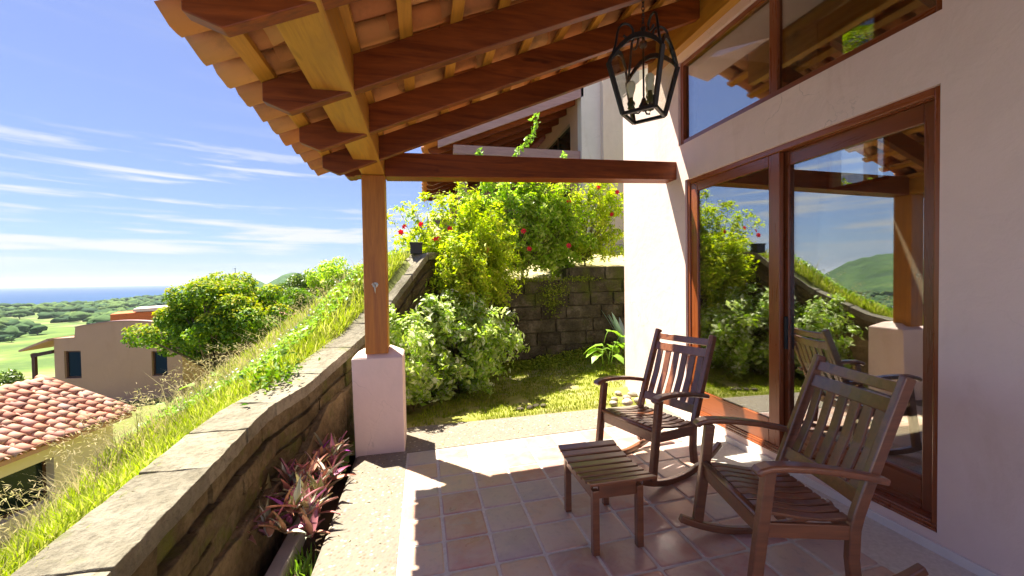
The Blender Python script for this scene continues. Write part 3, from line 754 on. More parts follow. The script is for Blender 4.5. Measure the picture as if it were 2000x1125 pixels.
# sliding door: outer frame, fixed far leaf, sliding near leaf
door = frame_part('sliding_door', house, 2.985, 3.14, 1.845, 4.24, 0.19, 2.84, 0.045, 0.05, 0.05)
door['label'] = 'reddish varnished sliding door with two large panes'
lf = frame_part('door_leaf', door, 3.0, 3.045, 2.995, 4.195, 0.24, 2.79, 0.115, 0.22, 0.10)
g = MB(); g.box((3.018, 3.11, 0.46), (3.026, 4.08, 2.69)); g.build('door_pane', M['door_glass'], door)
lf2 = frame_part('door_leaf', door, 3.06, 3.105, 1.89, 3.06, 0.24, 2.79, 0.10, 0.22, 0.12)
g = MB(); g.box((3.078, 1.99, 0.46), (3.086, 2.96, 2.67)); g.build('door_pane', M['door_glass'], door)
r = MB(); r.box((2.975, 1.85, 0.19), (2.985, 4.235, 0.225)); r.box((2.962, 1.85, 0.19), (2.9745, 4.235, 0.205)); r.build('threshold', M['door_wood'], door, bevel=0.003)
h = MB(); h.box((3.035, 2.965, 1.10), (3.0595, 2.99, 1.38)); h.build('handle', M['iron'], door, bevel=0.004)
# clerestory window above
win = frame_part('clerestory_window', house, 2.99, 3.12, 1.84, 4.36, 3.26, 4.22, 0.05, 0.06, 0.05)
win['label'] = 'dark framed two pane window high under the roof'
m_ = MB(); m_.box((3.0, 3.02, 3.32), (3.08, 3.10, 4.17)); m_.build('mullion', M['door_wood'], win, bevel=0.004)
for a, b in ((1.89, 3.02), (3.10, 4.31)):
    g = MB(); g.box((3.03, a, 3.32), (3.038, b, 4.17)); g.build('window_pane', M['door_glass'], win)
s = MB(); s.box((2.935, -6.4, 0.0), (2.9585, 5.6, 0.135)); s.build('plinth', M['sill_white'], house, bevel=0.004)

# ------------------------------------------------------------------ porch roof
porch = thing('porch_roof', 'open timber porch roof with clay tiles over dark rafters', 'porch roof', (-0.47, 4.48, 2.81))
RB = 0.417
def rb(x): return 2.968 + RB*x           # rafter underside
p = MB(); p.box((-0.58, -0.62, 2.81), (-0.358, 4.60, 3.02)); p.build('eave_beam', M['wood_y'], porch, bevel=0.008)  # porch roof stops just behind the camera to let sun and sky light in
# tie beam from the post to the wall, outer end cut to an ogee
tb = MB()
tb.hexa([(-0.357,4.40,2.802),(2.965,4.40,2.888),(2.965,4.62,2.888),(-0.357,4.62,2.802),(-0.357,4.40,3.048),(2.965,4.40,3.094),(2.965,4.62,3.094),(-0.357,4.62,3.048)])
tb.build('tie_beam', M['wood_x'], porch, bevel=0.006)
pr = [(-0.581, 2.81), (-0.581, 3.02), (-0.93, 2.93), (-0.90, 2.90), (-0.86, 2.885)]
for k in range(9):
    t = k/8; pr.append((-0.845+0.16*t, 2.875-0.085*(math.sin((t-0.5)*PI)+1)/2 + 0.012*math.sin(t*PI*2)))
pr.append((-0.66, 2.79)); pr.append((-0.64, 2.803))
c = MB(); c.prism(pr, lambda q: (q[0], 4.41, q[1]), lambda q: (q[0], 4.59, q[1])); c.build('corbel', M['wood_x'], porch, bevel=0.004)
# rafters with chamfered tails
def rafter_mb(y0, y1):
    m = MB()
    xt = -0.83
    q = [(-0.70, rb(-0.70)), (2.37, rb(2.37)), (2.37, rb(2.37)+0.205), (xt, rb(xt)+0.205), (xt, rb(xt)+0.105)]
    m.prism(q, lambda s_: (s_[0], y0, s_[1]), lambda s_: (s_[0], y1, s_[1])); return m
for k, y in enumerate([-0.335, 0.35, 1.035, 1.72, 2.49, 3.174, 3.86]):
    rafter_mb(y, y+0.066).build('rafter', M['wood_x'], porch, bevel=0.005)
lg = MB(); lg.prism([(2.371, rb(2.37)-0.085), (2.455, rb(2.37)-0.085), (2.455, rb(2.455)+0.21), (2.371, rb(2.371)+0.21)], lambda q: (q[0], -0.62, q[1]), lambda q: (q[0], 4.02, q[1]))
lg.build('ridge_beam', M['wood_y'], porch, bevel=0.005)
# battens across the rafters
BX = [-0.80] + [-0.355+0.29*k for k in range(10)]
for i, x in enumerate(BX):
    b = MB(); zt = rb(x)+0.207
    b.hexa([(x-.036,-0.62,zt-.036*RB),(x+.036,-0.62,zt+.036*RB),(x+.036,4.55,zt+.036*RB),(x-.036,4.55,zt-.036*RB),(x-.036,-0.62,zt+.032-.036*RB),(x+.036,-0.62,zt+.032+.036*RB),(x+.036,4.55,zt+.032+.036*RB),(x-.036,4.55,zt+.032-.036*RB)])
    b.build('batten', M['wood_y'], porch, bevel=0.003)
# barrel tiles: pan tiles hollow side up, cover tiles over the gaps
def barrel_mesh(name, r0, r1, L, t, arc, mat, up=True, seg=6, wob=0):
    """half-round tile along +x (x=0 lower, wide end r0), opening down if up"""
    mb = MB(); rings = []
    random.seed(31+wob)
    for x, r in ((0, r0), (L*0.5, (r0+r1)/2*(1+random.uniform(-.02, .02))), (L, r1)):
        ring = []
        for k in range(seg+1):
            a = PI/2 + arc*(k/seg-0.5); ring.append((x+random.uniform(-.004, .004)*(x == 0), r*math.cos(a), r*math.sin(a) - r1*0.55))
        for k in range(seg, -1, -1):
            a = PI/2 + arc*(k/seg-0.5); ring.append((x, (r-t)*math.cos(a), (r-t)*math.sin(a) - r1*0.55))
        if not up: ring = [(q[0], q[1], -q[2]) for q in ring]
        rings.append(ring)
    mb.sweep(None, rings)
    me = mb.mesh(name, mat)
    bm = bmesh.new(); bm.from_mesh(me); bmesh.ops.recalc_face_normals(bm, faces=bm.faces); bm.to_mesh(me); bm.free()
    me.polygons.foreach_set('use_smooth', [True]*len(me.polygons)); return me
ANG = -math.atan(RB)
pans = [barrel_mesh('pan_tile', 0.108, 0.098, 0.42, 0.016, 2.5, M['clay_under'], False, 6, k) for k in range(4)]
covs = [barrel_mesh('cover_tile', 0.100, 0.084, 0.42, 0.016, 2.7, M['clay_under'], True, 6, 9+k) for k in range(4)]
def tz(x): return rb(x) + 0.207 + 0.034
random.seed(77)
rest = MB()
for j in range(22):
    yc = 4.60 - 0.245*(j+0.45)
    for i in range(12):
        x = -1.03 + 0.29*i
        last = x + 0.40 > 2.52
        me = pans[random.randrange(4)]; jz = random.uniform(-.004, .006); jy = random.uniform(-.010, .010)
        rot = (random.uniform(-.03, .03), ANG + 0.035, random.uniform(-.02, .02))
        if j < 14:
            o = link_mesh('pan_tile', me, porch, (x + random.uniform(-.012, .012), yc+jy, tz(x)+0.075+jz), rot)
            if i < 11 and j < 13 or i < 2:
                o2 = link_mesh('cover_tile', covs[random.randrange(4)], porch, (x+0.02+random.uniform(-.012, .012), yc-0.1225+jy, tz(x)+0.115+jz), (random.uniform(-.03, .03), ANG+0.03, random.uniform(-.02, .02)))
        for me_, oy, oz in (((me, 0, 0.075), (covs[0], -0.1225, 0.115)) if j >= 14 else (((covs[0], -0.1225, 0.115),) if not (i < 11 and j < 13 or i < 2) else ())):
            R_ = Matrix.Translation((x+0.01, yc+oy, tz(x)+oz)) @ Matrix.Rotation(ANG+0.03, 4, 'Y')
            rest.add([R_ @ v.co for v in me_.vertices], [tuple(f.vertices) for f in me_.polygons])
o = rest.build('tile_field', M['clay_under'], porch, fixn=False, smooth=True); tag(o, kind='stuff')
# unseen flat sheet added above the tiles to keep daylight out of the gaps
dk = MB(); xa, xb = -0.95, 2.5
dk.hexa([(xa,-0.62,tz(xa)+.20),(xb,-0.62,tz(xb)+.20),(xb,4.58,tz(xb)+.20),(xa,4.58,tz(xa)+.20),(xa,-0.62,tz(xa)+.215),(xb,-0.62,tz(xb)+.215),(xb,4.58,tz(xb)+.215),(xa,4.58,tz(xa)+.215)])
dk.build('roof_mortar', M['mortar'], porch)
# ------------------------------------------------------------------ porch post
post = thing('porch_post', 'square brown timber post on a pink plastered pedestal at the patio corner', 'post', (-0.46, 4.56, 0.0))
pd = MB()
pd.hexa([(-0.695,4.36,-0.30),(-0.213,4.33,-0.30),(-0.213,4.82,-0.30),(-0.695,4.82,-0.30),(-0.717,4.37,0.962),(-0.217,4.37,0.962),(-0.217,4.82,0.962),(-0.717,4.82,0.962)])
pd.hexa([(-0.717,4.37,0.9625),(-0.217,4.37,0.9625),(-0.217,4.82,0.9625),(-0.717,4.82,0.9625),(-0.59,4.48,1.035),(-0.345,4.48,1.035),(-0.345,4.72,1.035),(-0.59,4.72,1.035)])
pd.build('pedestal', M['stucco'], post, bevel=0.012, seg=3)
s = MB(); s.box((-0.583, 4.375, 1.0), (-0.360, 4.60, 2.8085)); s.build('shaft', M['wood_z'], post, bevel=0.010)
hk = thing('wall_hook', 'small dull metal hook with leaf shaped plate on the timber post', 'hook', (-0.471, 4.374, 1.683))
q = MB()
q.lathe((0, 0, 0), [(0.001, -0.004), (0.028, -0.002), (0.028, 0.004), (0.001, 0.006)], 10)
q.v = [(x-0.471, 4.371+z, 1.70+y) for x, y, z in q.v]; q.build('plate', M['steel'], hk, bevel=0.001)
q = MB()
for sgn in (-1, 1): q.ribbon([(-0.471+sgn*0.004, 4.366, 1.705), (-0.471+sgn*0.022, 4.352, 1.715), (-0.471+sgn*0.034, 4.350, 1.703)], [0.012, 0.016, 0.003], 0.004, (0, 0, 1))
q.build('leaf', M['steel'], hk)
q = MB(); q.tube([(-0.471, 4.366, 1.70), (-0.471, 4.345, 1.675), (-0.471, 4.345, 1.64), (-0.470, 4.352, 1.615)], [0.007, 0.009, 0.006, 0.001], 8); q.build('prong', M['steel'], hk, smooth=True)

# ------------------------------------------------------------------ lantern
LX, LY = 1.487, 2.575
lan = thing('lantern', 'black wrought iron lantern with clear panes hanging from the porch rafters', 'lantern', (LX, LY, 2.84))
RZB, RZS = 2.84, 3.175         # bottom ring, shoulders
RBH, RSH = 0.152, 0.250        # half diagonals
ROT = math.radians(-3)
def lc(k, r, z): a = -PI/2 + ROT + k*PI/2; return Vector((LX+r*math.cos(a), LY+r*math.sin(a), z))
fr = MB()
for k in range(4):
    fr.bar(lc(k, RBH, RZB), lc(k, RSH, RZS), 0.026, 0.026, (math.cos(k*PI/2), math.sin(k*PI/2), 0.2))
    fr.bar(lc(k, RBH, RZB), lc(k+1, RBH, RZB), 0.022, 0.022)
    A, B = lc(k, RSH, RZS), lc(k+1, RSH, RZS)
    pts = []
    for i in range(11):
        t = i/10; pnt = A.lerp(B, t); bul = math.sin(t*PI); pnt.z += 0.125*bul**0.75
        pnt += (Vector((LX, LY, pnt.z)) - pnt)*0.10*bul
        pts.append(pnt)
    fr.ribbon(pts, 0.034, 0.014, (Vector((LX, LY, 0))-Vector(((A+B)/2)[:2]+(0,))).normalized() if False else (0, 0, 1))
fr.build('frame', M['iron'], lan, bevel=0.002)
for k in range(4):
    A, B = lc(k, RBH-0.012, RZB+0.004), lc(k+1, RBH-0.012, RZB+0.004); C_, D_ = lc(k+1, RSH-0.014, RZS), lc(k, RSH-0.014, RZS)
    arc = []
    for i in range(9):
        t = i/8; pnt = C_.lerp(D_, t); bul = math.sin(t*PI); pnt.z += 0.118*bul**0.75; pnt += (Vector((LX, LY, pnt.z))-pnt)*0.10*bul; arc.append(pnt)
    n = (B-A).cross(D_-A).normalized()
    loop = [A, B] + arc
    g = MB(); g.add(loop + [q_ + n*0.003 for q_ in loop], [tuple(range(len(loop)))] + [tuple(range(len(loop), 2*len(loop)))[::-1]] + [(i, len(loop)+i, len(loop)+(i+1) % len(loop), (i+1) % len(loop)) for i in range(len(loop))])
    g.build('glass_pane', M['lamp_glass'], lan)
# crown scrolls: from each shoulder up and curling in to the stem
sc = MB()
for k in range(4):
    a = -PI/2 + ROT + k*PI/2; d = Vector((math.cos(a), math.sin(a), 0)); C0 = Vector((LX, LY, 0))
    pts = [C0 + d*0.235 + Vector((0, 0, 3.18)), C0 + d*0.20 + Vector((0, 0, 3.29)), C0 + d*0.185 + Vector((0, 0, 3.37))]
    for i in range(13):
        t = i/12*PI*1.75; rr = 0.062*(1-0.45*i/12)
        pts.append(C0 + d*(0.118 + rr*math.cos(t)) + Vector((0, 0, 3.385 + rr*math.sin(t))))
    sc.tube(pts, 0.0085, 6)
sc.build('scroll', M['iron'], lan, smooth=True)
cp = MB(); cp.lathe((LX, LY, 0), [(0.001, 3.43), (0.020, 3.42), (0.012, 3.40), (0.010, 3.33), (0.024, 3.325), (0.026, 3.30), (0.012, 3.285), (0.001, 3.284)], 16); cp.build('cap', M['iron'], lan, smooth=True)
st = MB(); st.tube([(LX, LY, 3.29), (LX, LY, 2.90)], 0.007, 8); st.lathe((LX, LY, 0), [(0.001, 2.86), (0.022, 2.87), (0.034, 2.90), (0.020, 2.925), (0.012, 2.95), (0.001, 2.955)], 12); st.build('stem', M['iron'], lan, smooth=True)
for k in range(3):
    a = 0.5 + k*2*PI/3; d = Vector((math.cos(a), math.sin(a), 0)); C0 = Vector((LX, LY, 0))
    ar = MB(); ar.tube([C0+Vector((0, 0, 2.885)), C0+d*0.035+Vector((0, 0, 2.855)), C0+d*0.072+Vector((0, 0, 2.862)), C0+d*0.082+Vector((0, 0, 2.89))], 0.006, 6); ar.build('arm', M['iron'], lan, smooth=True)
    c = MB(); o3 = C0+d*0.082
    c.lathe(o3, [(0.001, 2.888), (0.026, 2.895), (0.022, 2.905), (0.013, 2.91), (0.0135, 2.965), (0.001, 2.966)], 12)
    for i in range(4):
        b = i*PI/2; c.ribbon([o3+Vector((math.cos(b)*.013, math.sin(b)*.013, 2.90)), o3+Vector((math.cos(b)*.026, math.sin(b)*.026, 2.925)), o3+Vector((math.cos(b)*.022, math.sin(b)*.022, 2.945))], [0.012, 0.016, 0.003], 0.003, (-math.sin(b), math.cos(b), 0))
    co = c.build('candle_sleeve', M['brass'], lan, smooth=True)
    b_ = MB(); b_.lathe(o3, [(0.001, 2.967), (0.014, 2.968), (0.016, 2.985), (0.026, 3.015), (0.031, 3.04), (0.027, 3.062), (0.014, 3.077), (0.001, 3.081)], 14); b_.build('bulb', M['bulb'], lan, smooth=True)
ch = MB(); z = 3.43; i = 0
while z < 3.60:
    ring = [(LX + (0.009*math.cos(t) if i % 2 == 0 else 0), LY + (0 if i % 2 == 0 else 0.009*math.cos(t)), z+0.012+0.018*math.sin(t)) for t in [2*PI*q/12 for q in range(13)]]
    ch.tube(ring, 0.0028, 5); z += 0.027; i += 1
ch.build('chain', M['iron'], lan, smooth=True)

# ------------------------------------------------------------------ rocking chairs (x forward, y across, floor z = 0)
def back_pt(t):     # rear post centre line from seat level (t=0) to top (t=1)
    return Vector((-0.443 - 0.26*t**1.05, 0, 0.452 + 0.715*t))
def make_chair(label):
    r = thing('rocking_chair', label, 'rocking chair', (0, 0, 0), 0, 'wooden rocking chairs on the patio')
    W = M['chair_wood']
    for s in (-1, 1):
        # rear leg and back post in one bent piece
        pts = [(-0.44, s*.298, 0.105), (-0.425, s*.298, 0.25), (-0.432, s*.298, 0.40)] + [tuple(back_pt(t)+Vector((0, s*.298, 0))) for t in (0.03, 0.15, 0.35, 0.6, 0.85, 1.0)]
        rb_ = MB(); rb_.ribbon(pts, 0.042, 0.060, (0, 1, 0)); rb_.build('back_post', W, r, bevel=0.008, seg=3)
        fl = MB(); fl.bar((0.085, s*.318, 0.085), (0.004, s*.318, 0.722), 0.046, 0.060, (1, 0, 0)); fl.build('front_leg', W, r, bevel=0.008, seg=3)
        # rocker: shallow arc, floor contact near x=-0.2
        Rk = 0.95; pts = []
        for k in range(15):
            x = 0.205 - 0.985*k/14; zz = ((x+0.20)**2)/(2*Rk); pts.append((x, s*.306, zz+0.0235))
        ro = MB(); ro.ribbon(pts, 0.044, 0.047, (0, 1, 0)); ro.build('rocker', W, r, bevel=0.009, seg=3)
        # arm: wide flat arm, dropping at the front
        pts = [(-0.565, s*.335, 0.662), (-0.45, s*.338, 0.690), (-0.32, s*.340, 0.716), (-0.18, s*.340, 0.734), (-0.06, s*.340, 0.742), (0.02, s*.340, 0.741), (0.065, s*.340, 0.728), (0.085, s*.340, 0.708)]
        ar = MB(); ar.ribbon(pts, [0.058, 0.062, 0.068, 0.074, 0.078, 0.080, 0.078, 0.070], 0.034, (0, 1, 0)); ar.build('arm', W, r, bevel=0.012, seg=3)
        sr = MB(); sr.bar((0.02, s*.300, 0.405), (-0.43, s*.300, 0.385), 0.024, 0.075, (0, 0, 1)); sr.build('side_rail', W, r, bevel=0.004)
    f = MB(); f.bar((0.038, -.296, 0.415), (0.038, .296, 0.415), 0.026, 0.085, (0, 0, 1)); f.build('front_rail', W, r, bevel=0.004)
    f = MB(); f.bar((-0.43, -.278, 0.39), (-0.43, .278, 0.39), 0.024, 0.07, (0, 0, 1)); f.build('rear_rail', W, r, bevel=0.004)
    n = MB(); n.tube([(0.045, -.292, 0.472), (0.045, .292, 0.472)], 0.019, 10); n.build('seat_nosing', W, r, smooth=True)
    n = 9
    for k in range(n):
        y = -0.262 + 0.524*k/(n-1)
        pts = [(0.026, y, 0.476), (-0.02, y, 0.478), (-0.10, y, 0.464), (-0.20, y, 0.446), (-0.30, y, 0.438), (-0.40, y, 0.442), (-0.425, y, 0.447)]
        sl = MB(); sl.ribbon(pts, 0.050, 0.018, (0, 1, 0)); sl.build('seat_slat', W, r, bevel=0.004)
    def rail(t0, t1, name):
        a, b = back_pt(t0), back_pt(t1); rl = MB(); ring = []
        pts = []
        for k in range(9):
            u = -1+2*k/8; bow = -0.022*(1-u*u)
            pts.append((u, bow))
        rings = []
        d = (b-a).normalized(); nn = Vector((d.z, 0, -d.x))
        for u, bow in pts:
            y = u*0.279; o_ = nn*bow
            rings.append([Vector((a.x, y, a.z))+o_-nn*.012, Vector((b.x, y, b.z))+o_-nn*.012, Vector((b.x, y, b.z))+o_+nn*.012, Vector((a.x, y, a.z))+o_+nn*.012])
        rl.sweep(None, rings); rl.build(name, W, r, bevel=0.005)
    rail(0.875, 0.955, 'crest_rail'); rail(0.735, 0.838, 'upper_rail'); rail(0.085, 0.185, 'lower_rail')
    for k in range(6):
        u = -0.80 + 1.60*k/5; y = u*0.279
        bow = -0.022*(1-u*u)
        a, b = back_pt(0.183), back_pt(0.737); d = (b-a).normalized(); nn = Vector((d.z, 0, -d.x))
        mid = (a+b)/2 + Vector((-0.012, 0, 0))
        pts = [Vector((q.x, y, q.z)) + nn*bow for q in (a, mid, b)]
        sl = MB(); sl.ribbon(pts, 0.060, 0.014, (0, 1, 0)); sl.build('back_slat', W, r, bevel=0.004)
    return r
def copy_tree(o, parent=None):
    c = o.copy(); COL.objects.link(c); c.parent = parent; ORG[c.name] = ORG.get(o.name, Vector((0, 0, 0)))
    for k in list(o.children): copy_tree(k, c)
    return c
chair = make_chair('dark wooden slatted rocking chair nearest the camera in front of the glass door')
chair.location = (1.7496, 2.0461, fz(1.75)); chair.rotation_euler = (0, 0, math.radians(-192.75))
chair2 = copy_tree(chair); chair2['label'] = 'dark wooden slatted rocking chair farther away beside the garden edge and pink wall'
chair2.location = (1.7215, 3.2459, fz(1.72)); chair2.rotation_euler = (0, 0, math.radians(-162.9))

# ------------------------------------------------------------------ slatted footstool
stool = thing('footstool', 'small slatted wooden footstool with a dished top on the tiles', 'footstool', (1.175, 2.60, fz(1.175)))
zf = fz(1.175)
W = M['chair_wood']
for sx in (0, 1):
    for sy in (0, 1):
        x = 1.012 + sx*0.297; y = 2.345 + sy*0.497
        l = MB(); l.bar((x, y+0.02, fz(x)+0.001), (x, y+0.02, zf+0.40), 0.044, 0.044, (0, 1, 0)); l.build('leg', W, stool, bevel=0.005)
def dish(u): return zf + 0.428 + 0.030*(abs(u)**2)      # u -1..1 along the length
for sx in (0, 1):
    x = 1.001 if sx == 0 else 1.32
    q = MB(); q.prism([(2.387, zf+.345), (2.819, zf+.345)] + [(2.603+0.216*u, dish(u)-0.013) for u in (1, .6, .2, -.2, -.6, -1)], lambda s_: (x-.011, s_[0], s_[1]), lambda s_: (x+.011, s_[0], s_[1])); q.build('side_rail', W, stool, bevel=0.003)
for y in (2.352, 2.852):
    q = MB(); q.box((1.035, y+.002, zf+.345), (1.286, y+.024, zf+.438)); q.build('end_rail', W, stool, bevel=0.003)
ns = 8
for k in range(ns):
    u = -1 + 2*k/(ns-1); y = 2.603 + 0.275*u; s_ = 0.060*u*0.9/1.0
    q = MB(); dz = 0.030*2*u/0.275*0.031
    z0 = dish(u)
    q.hexa([(0.955,y-.0305,z0-dz-.012),(1.400,y-.0305,z0-dz-.012),(1.400,y+.0305,z0+dz-.012),(0.955,y+.0305,z0+dz-.012),(0.955,y-.0305,z0-dz+.008),(1.400,y-.0305,z0-dz+.008),(1.400,y+.0305,z0+dz+.008),(0.955,y+.0305,z0+dz+.008)])
    q.build('slat', W, stool, bevel=0.005)

# ------------------------------------------------------------------ low garden wall on the left
lw = thing('retaining_wall', 'mossy stone garden wall with pale cap stones climbing behind the post', 'garden wall', (-1.3, 3.0, 0.0))
def wall_frame(y):
    x = lerp_tab(WX, y); x2 = lerp_tab(WX, y+0.05); t = Vector((x2-x, 0.05, 0)).normalized(); n = Vector((t.y, -t.x, 0))
    return Vector((x, y, 0)), t, n      # n points right, to the patio
def wall_piece(name, ya, yb, top_off, h, depth_in, depth_out, mat, amp, seed, follow=1.0, bz=None):
    """a stone from ya to yb following the wall; top_off below the wall top"""
    bm = bmesh.new(); rings = []
    nseg = 5
    for k in range(nseg+1):
        y = ya + (yb-ya)*k/nseg; o_, t, n = wall_frame(y); zt = lerp_tab(WZ, y) - top_off if bz is None else bz(y)
        ring = []
        for (a, b) in ((-depth_out, 0), (-depth_out*0.5, 0), (0, 0), (depth_in, 0), (depth_in, -h*0.5), (depth_in, -h), (-depth_out, -h), (-depth_out, -h*.5)):
            ring.append(bm.verts.new(o_ + n*a + Vector((0, 0, zt+b))))
        rings.append(ring)
    N = 8
    for A, B in zip(rings, rings[1:]):
        for i in range(N): bm.faces.new((A[i], A[(i+1) % N], B[(i+1) % N], B[i]))
    bm.faces.new(rings[0][::-1]); bm.faces.new(rings[-1])
    bmesh.ops.recalc_face_normals(bm, faces=bm.faces)
    bmesh.ops.subdivide_edges(bm, edges=bm.edges, cuts=2 if name != 'stone_block' else 1, use_grid_fill=True)
    for v in bm.verts:
        n1 = noise.noise_vector(v.co*2.6+Vector((seed*3.3, seed, 1))); n2 = noise.noise_vector(v.co*9+Vector((0, seed*2.0, 0)))
        n3 = noise.noise_vector(v.co*31+Vector((seed, 0, seed)))
        v.co += n1*amp + n2*amp*0.6 + n3*amp*0.55
    bmesh.ops.translate(bm, verts=bm.verts, vec=-ORG[lw.name])
    me = bpy.data.meshes.new(name); bm.to_mesh(me); bm.free(); me.materials.append(mat)
    o = bpy.data.objects.new(name, me); COL.objects.link(o); o.parent = lw; ORG[o.name] = ORG[lw.name]
    b = o.modifiers.new('bevel', 'BEVEL'); b.width = 0.012; b.segments = 2; b.limit_method = 'ANGLE'; b.angle_limit = math.radians(50)
    return o
ycap = [-1.4, -0.55, 0.3, 1.1, 1.86, 2.60, 3.10, 3.62, 4.30, 4.90, 5.42, 5.84, 6.2, 6.5, 6.95, 7.5]
for i, (a, b) in enumerate(zip(ycap, ycap[1:])):
    wall_piece('cap_stone', a+0.007, b-0.007, 0.0, 0.105, 0.015, 0.335, M['cap'], 0.008, i)
random.seed(3)
for row, (off, hh, din) in enumerate([(0.108, 0.15, -0.005), (0.262, 0.16, 0.008), (0.425, 0.16, 0.0), (0.588, 0.2, 0.0)]):
    y = -1.4 + random.uniform(0, .3)
    while y < 7.4:
        L_ = random.uniform(0.42, 0.78) if y > 1 else 0.8
        e = min(y+L_, 7.5)
        wall_piece('stone_block', y+0.010, e-0.010, off, hh-0.018, din+random.uniform(-.028, .024), 0.30, M['block'], 0.013, row*31+y)
        y = e
def foot_z(y): return lerp_tab([(-1.5, .16), (2.5, 0.18), (3.45, 0.155), (3.9, 0.22), (4.35, 0.50), (5.0, 0.62), (6.5, 1.2), (8, 1.6)], y)
for i, (a, b) in enumerate([(-1.4, 0.2), (0.2, 1.9), (1.9, 3.2), (3.2, 3.95), (3.95, 4.7), (4.7, 5.6), (5.6, 6.6)]):
    wall_piece('footing', a, b, 0, 0.85, 0.055, 0.2, M['footing'], 0.022, 90+i, bz=foot_z)
core = MB(); rings = []
for y in np.arange(-1.4, 7.6, 0.15):
    o_, t, n = wall_frame(y); zt = lerp_tab(WZ, y)-0.07
    rings.append([o_+n*-0.29+Vector((0, 0, zt)), o_-n*0.035+Vector((0, 0, zt)), o_-n*0.035+Vector((0, 0, zt-1.6)), o_+n*-0.29+Vector((0, 0, zt-1.6))])
core.sweep(None, rings); core.build('mortar_core', M['mortar'], lw)
bxo = MB(); bxo.box((-0.18, 6.52, 2.15), (0.0, 6.68, 2.31)); bxo.box((-0.192, 6.508, 2.30), (0.012, 6.692, 2.325))
o = bxo.build('garden_box', Mat('dark painted metal').base((0.03, 0.032, 0.028), 0.5, 0.4), None, bevel=0.006); tag(o, 'small dark box standing on top of the climbing garden wall', 'box')

# ------------------------------------------------------------------ dark stone block wall at the back of the garden
bw = thing('block_wall', 'dark lichened stone block wall behind the garden shrubs', 'garden wall', (2.3, 7.8, 0.0))
random.seed(12)
n_rows = 9; hgt = 0.258
for rrow in range(n_rows):
    z0 = -0.36 + rrow*hgt; x = 0.15 + random.uniform(-.3, 0)
    while x < 4.9:
        L_ = random.uniform(0.38, 0.82); e = x+L_
        if not (rrow == n_rows-1 and x < 2.75):
            g_ = 0.010
            dd = random.uniform(-.018, .018); ff = 0.02 if abs(x-1.6) < 0.25 else 0
            rough_block((x+g_, 7.80+dd, z0+g_*0.7), (e-g_, 8.12, z0+hgt-g_*0.7), 0.011, rrow*17+x*3, 'stone_block', M['brick'], bw, 2)
        x = e
c = MB(); c.box((0.0, 7.84, -0.4), (4.9, 8.10, 1.66)); c.box((2.8, 7.841, 1.6), (4.9, 8.099, 1.92)); c.build('mortar_core', M['mortar'], bw)
# ------------------------------------------------------------------ plants in the garden
def tree_limbs(parent, root, ends, r0, mat, name='trunk', wob=0.12, split=0.45):
    mb = MB(); root = Vector(root); random.seed(int(abs(root.x*100)+len(ends)))
    fork = root + Vector((0, 0, 0))
    top = sum((Vector(e) for e in ends), Vector((0, 0, 0)))/len(ends)
    fork = root.lerp(top, split) + Vector((random.uniform(-wob, wob), random.uniform(-wob, wob), 0))*0.5
    mid = root.lerp(fork, 0.5) + Vector((random.uniform(-wob, wob), random.uniform(-wob, wob), 0))*0.4
    mb.tube([root-Vector((0, 0, .1)), root, mid, fork], [r0*1.25, r0*1.05, r0*0.85, r0*0.7], 8)
    for e in ends:
        e = Vector(e); st_ = root.lerp(fork, random.uniform(0.55, 1.0)) if wob else fork
        m1 = st_.lerp(e, 0.45) + Vector((random.uniform(-wob, wob), random.uniform(-wob, wob), random.uniform(-wob*.3, wob)))
        mb.tube([st_, m1, e], [r0*0.5, r0*0.33, r0*0.10], 6)
    return mb.build(name, mat, parent, smooth=True)
def shrub(name, label, catg, root, clumps, n, size, mat, r0=0.03, group=None, aspect=0.45, upb=0.5, shell=0.35, flat=0.85, jitter=0.7, limb=True, mat_t=None, droop=0.2, extra=None, split=.35):
    t = thing(name, label, catg, root, 0, group)
    cs = [c[:3] for c in clumps]; rs = [c[3] for c in clumps]
    if limb: tree_limbs(t, root, [Vector(c) for c in cs], r0, mat_t or M['bark'], 'trunk' if r0 > 0.04 else 'stems', split=split)
    P, d = blob_points(cs, rs, n, flat, shell)
    N = d*0.7 + np.array([[0, 0, upb]])
    parts = [leaf_arrays(P, N, size, aspect, 0.22, jitter, droop)]
    V, F = cat(parts)
    mesh_np('foliage', V, F, mat, t, 'stuff')
    return t
def rnd_clumps(c, rad, n, r, zs=1.0, seed=0, surf=0.55):
    rg = np.random.default_rng(seed); out = []
    for k in range(n):
        d = rg.normal(0, 1, 3); d /= np.linalg.norm(d); q = rg.uniform(surf, 1.0)
        out.append((c[0]+d[0]*rad[0]*q, c[1]+d[1]*rad[1]*q, c[2]+d[2]*rad[2]*q*zs, r*rg.uniform(0.65, 1.25)))
    return out
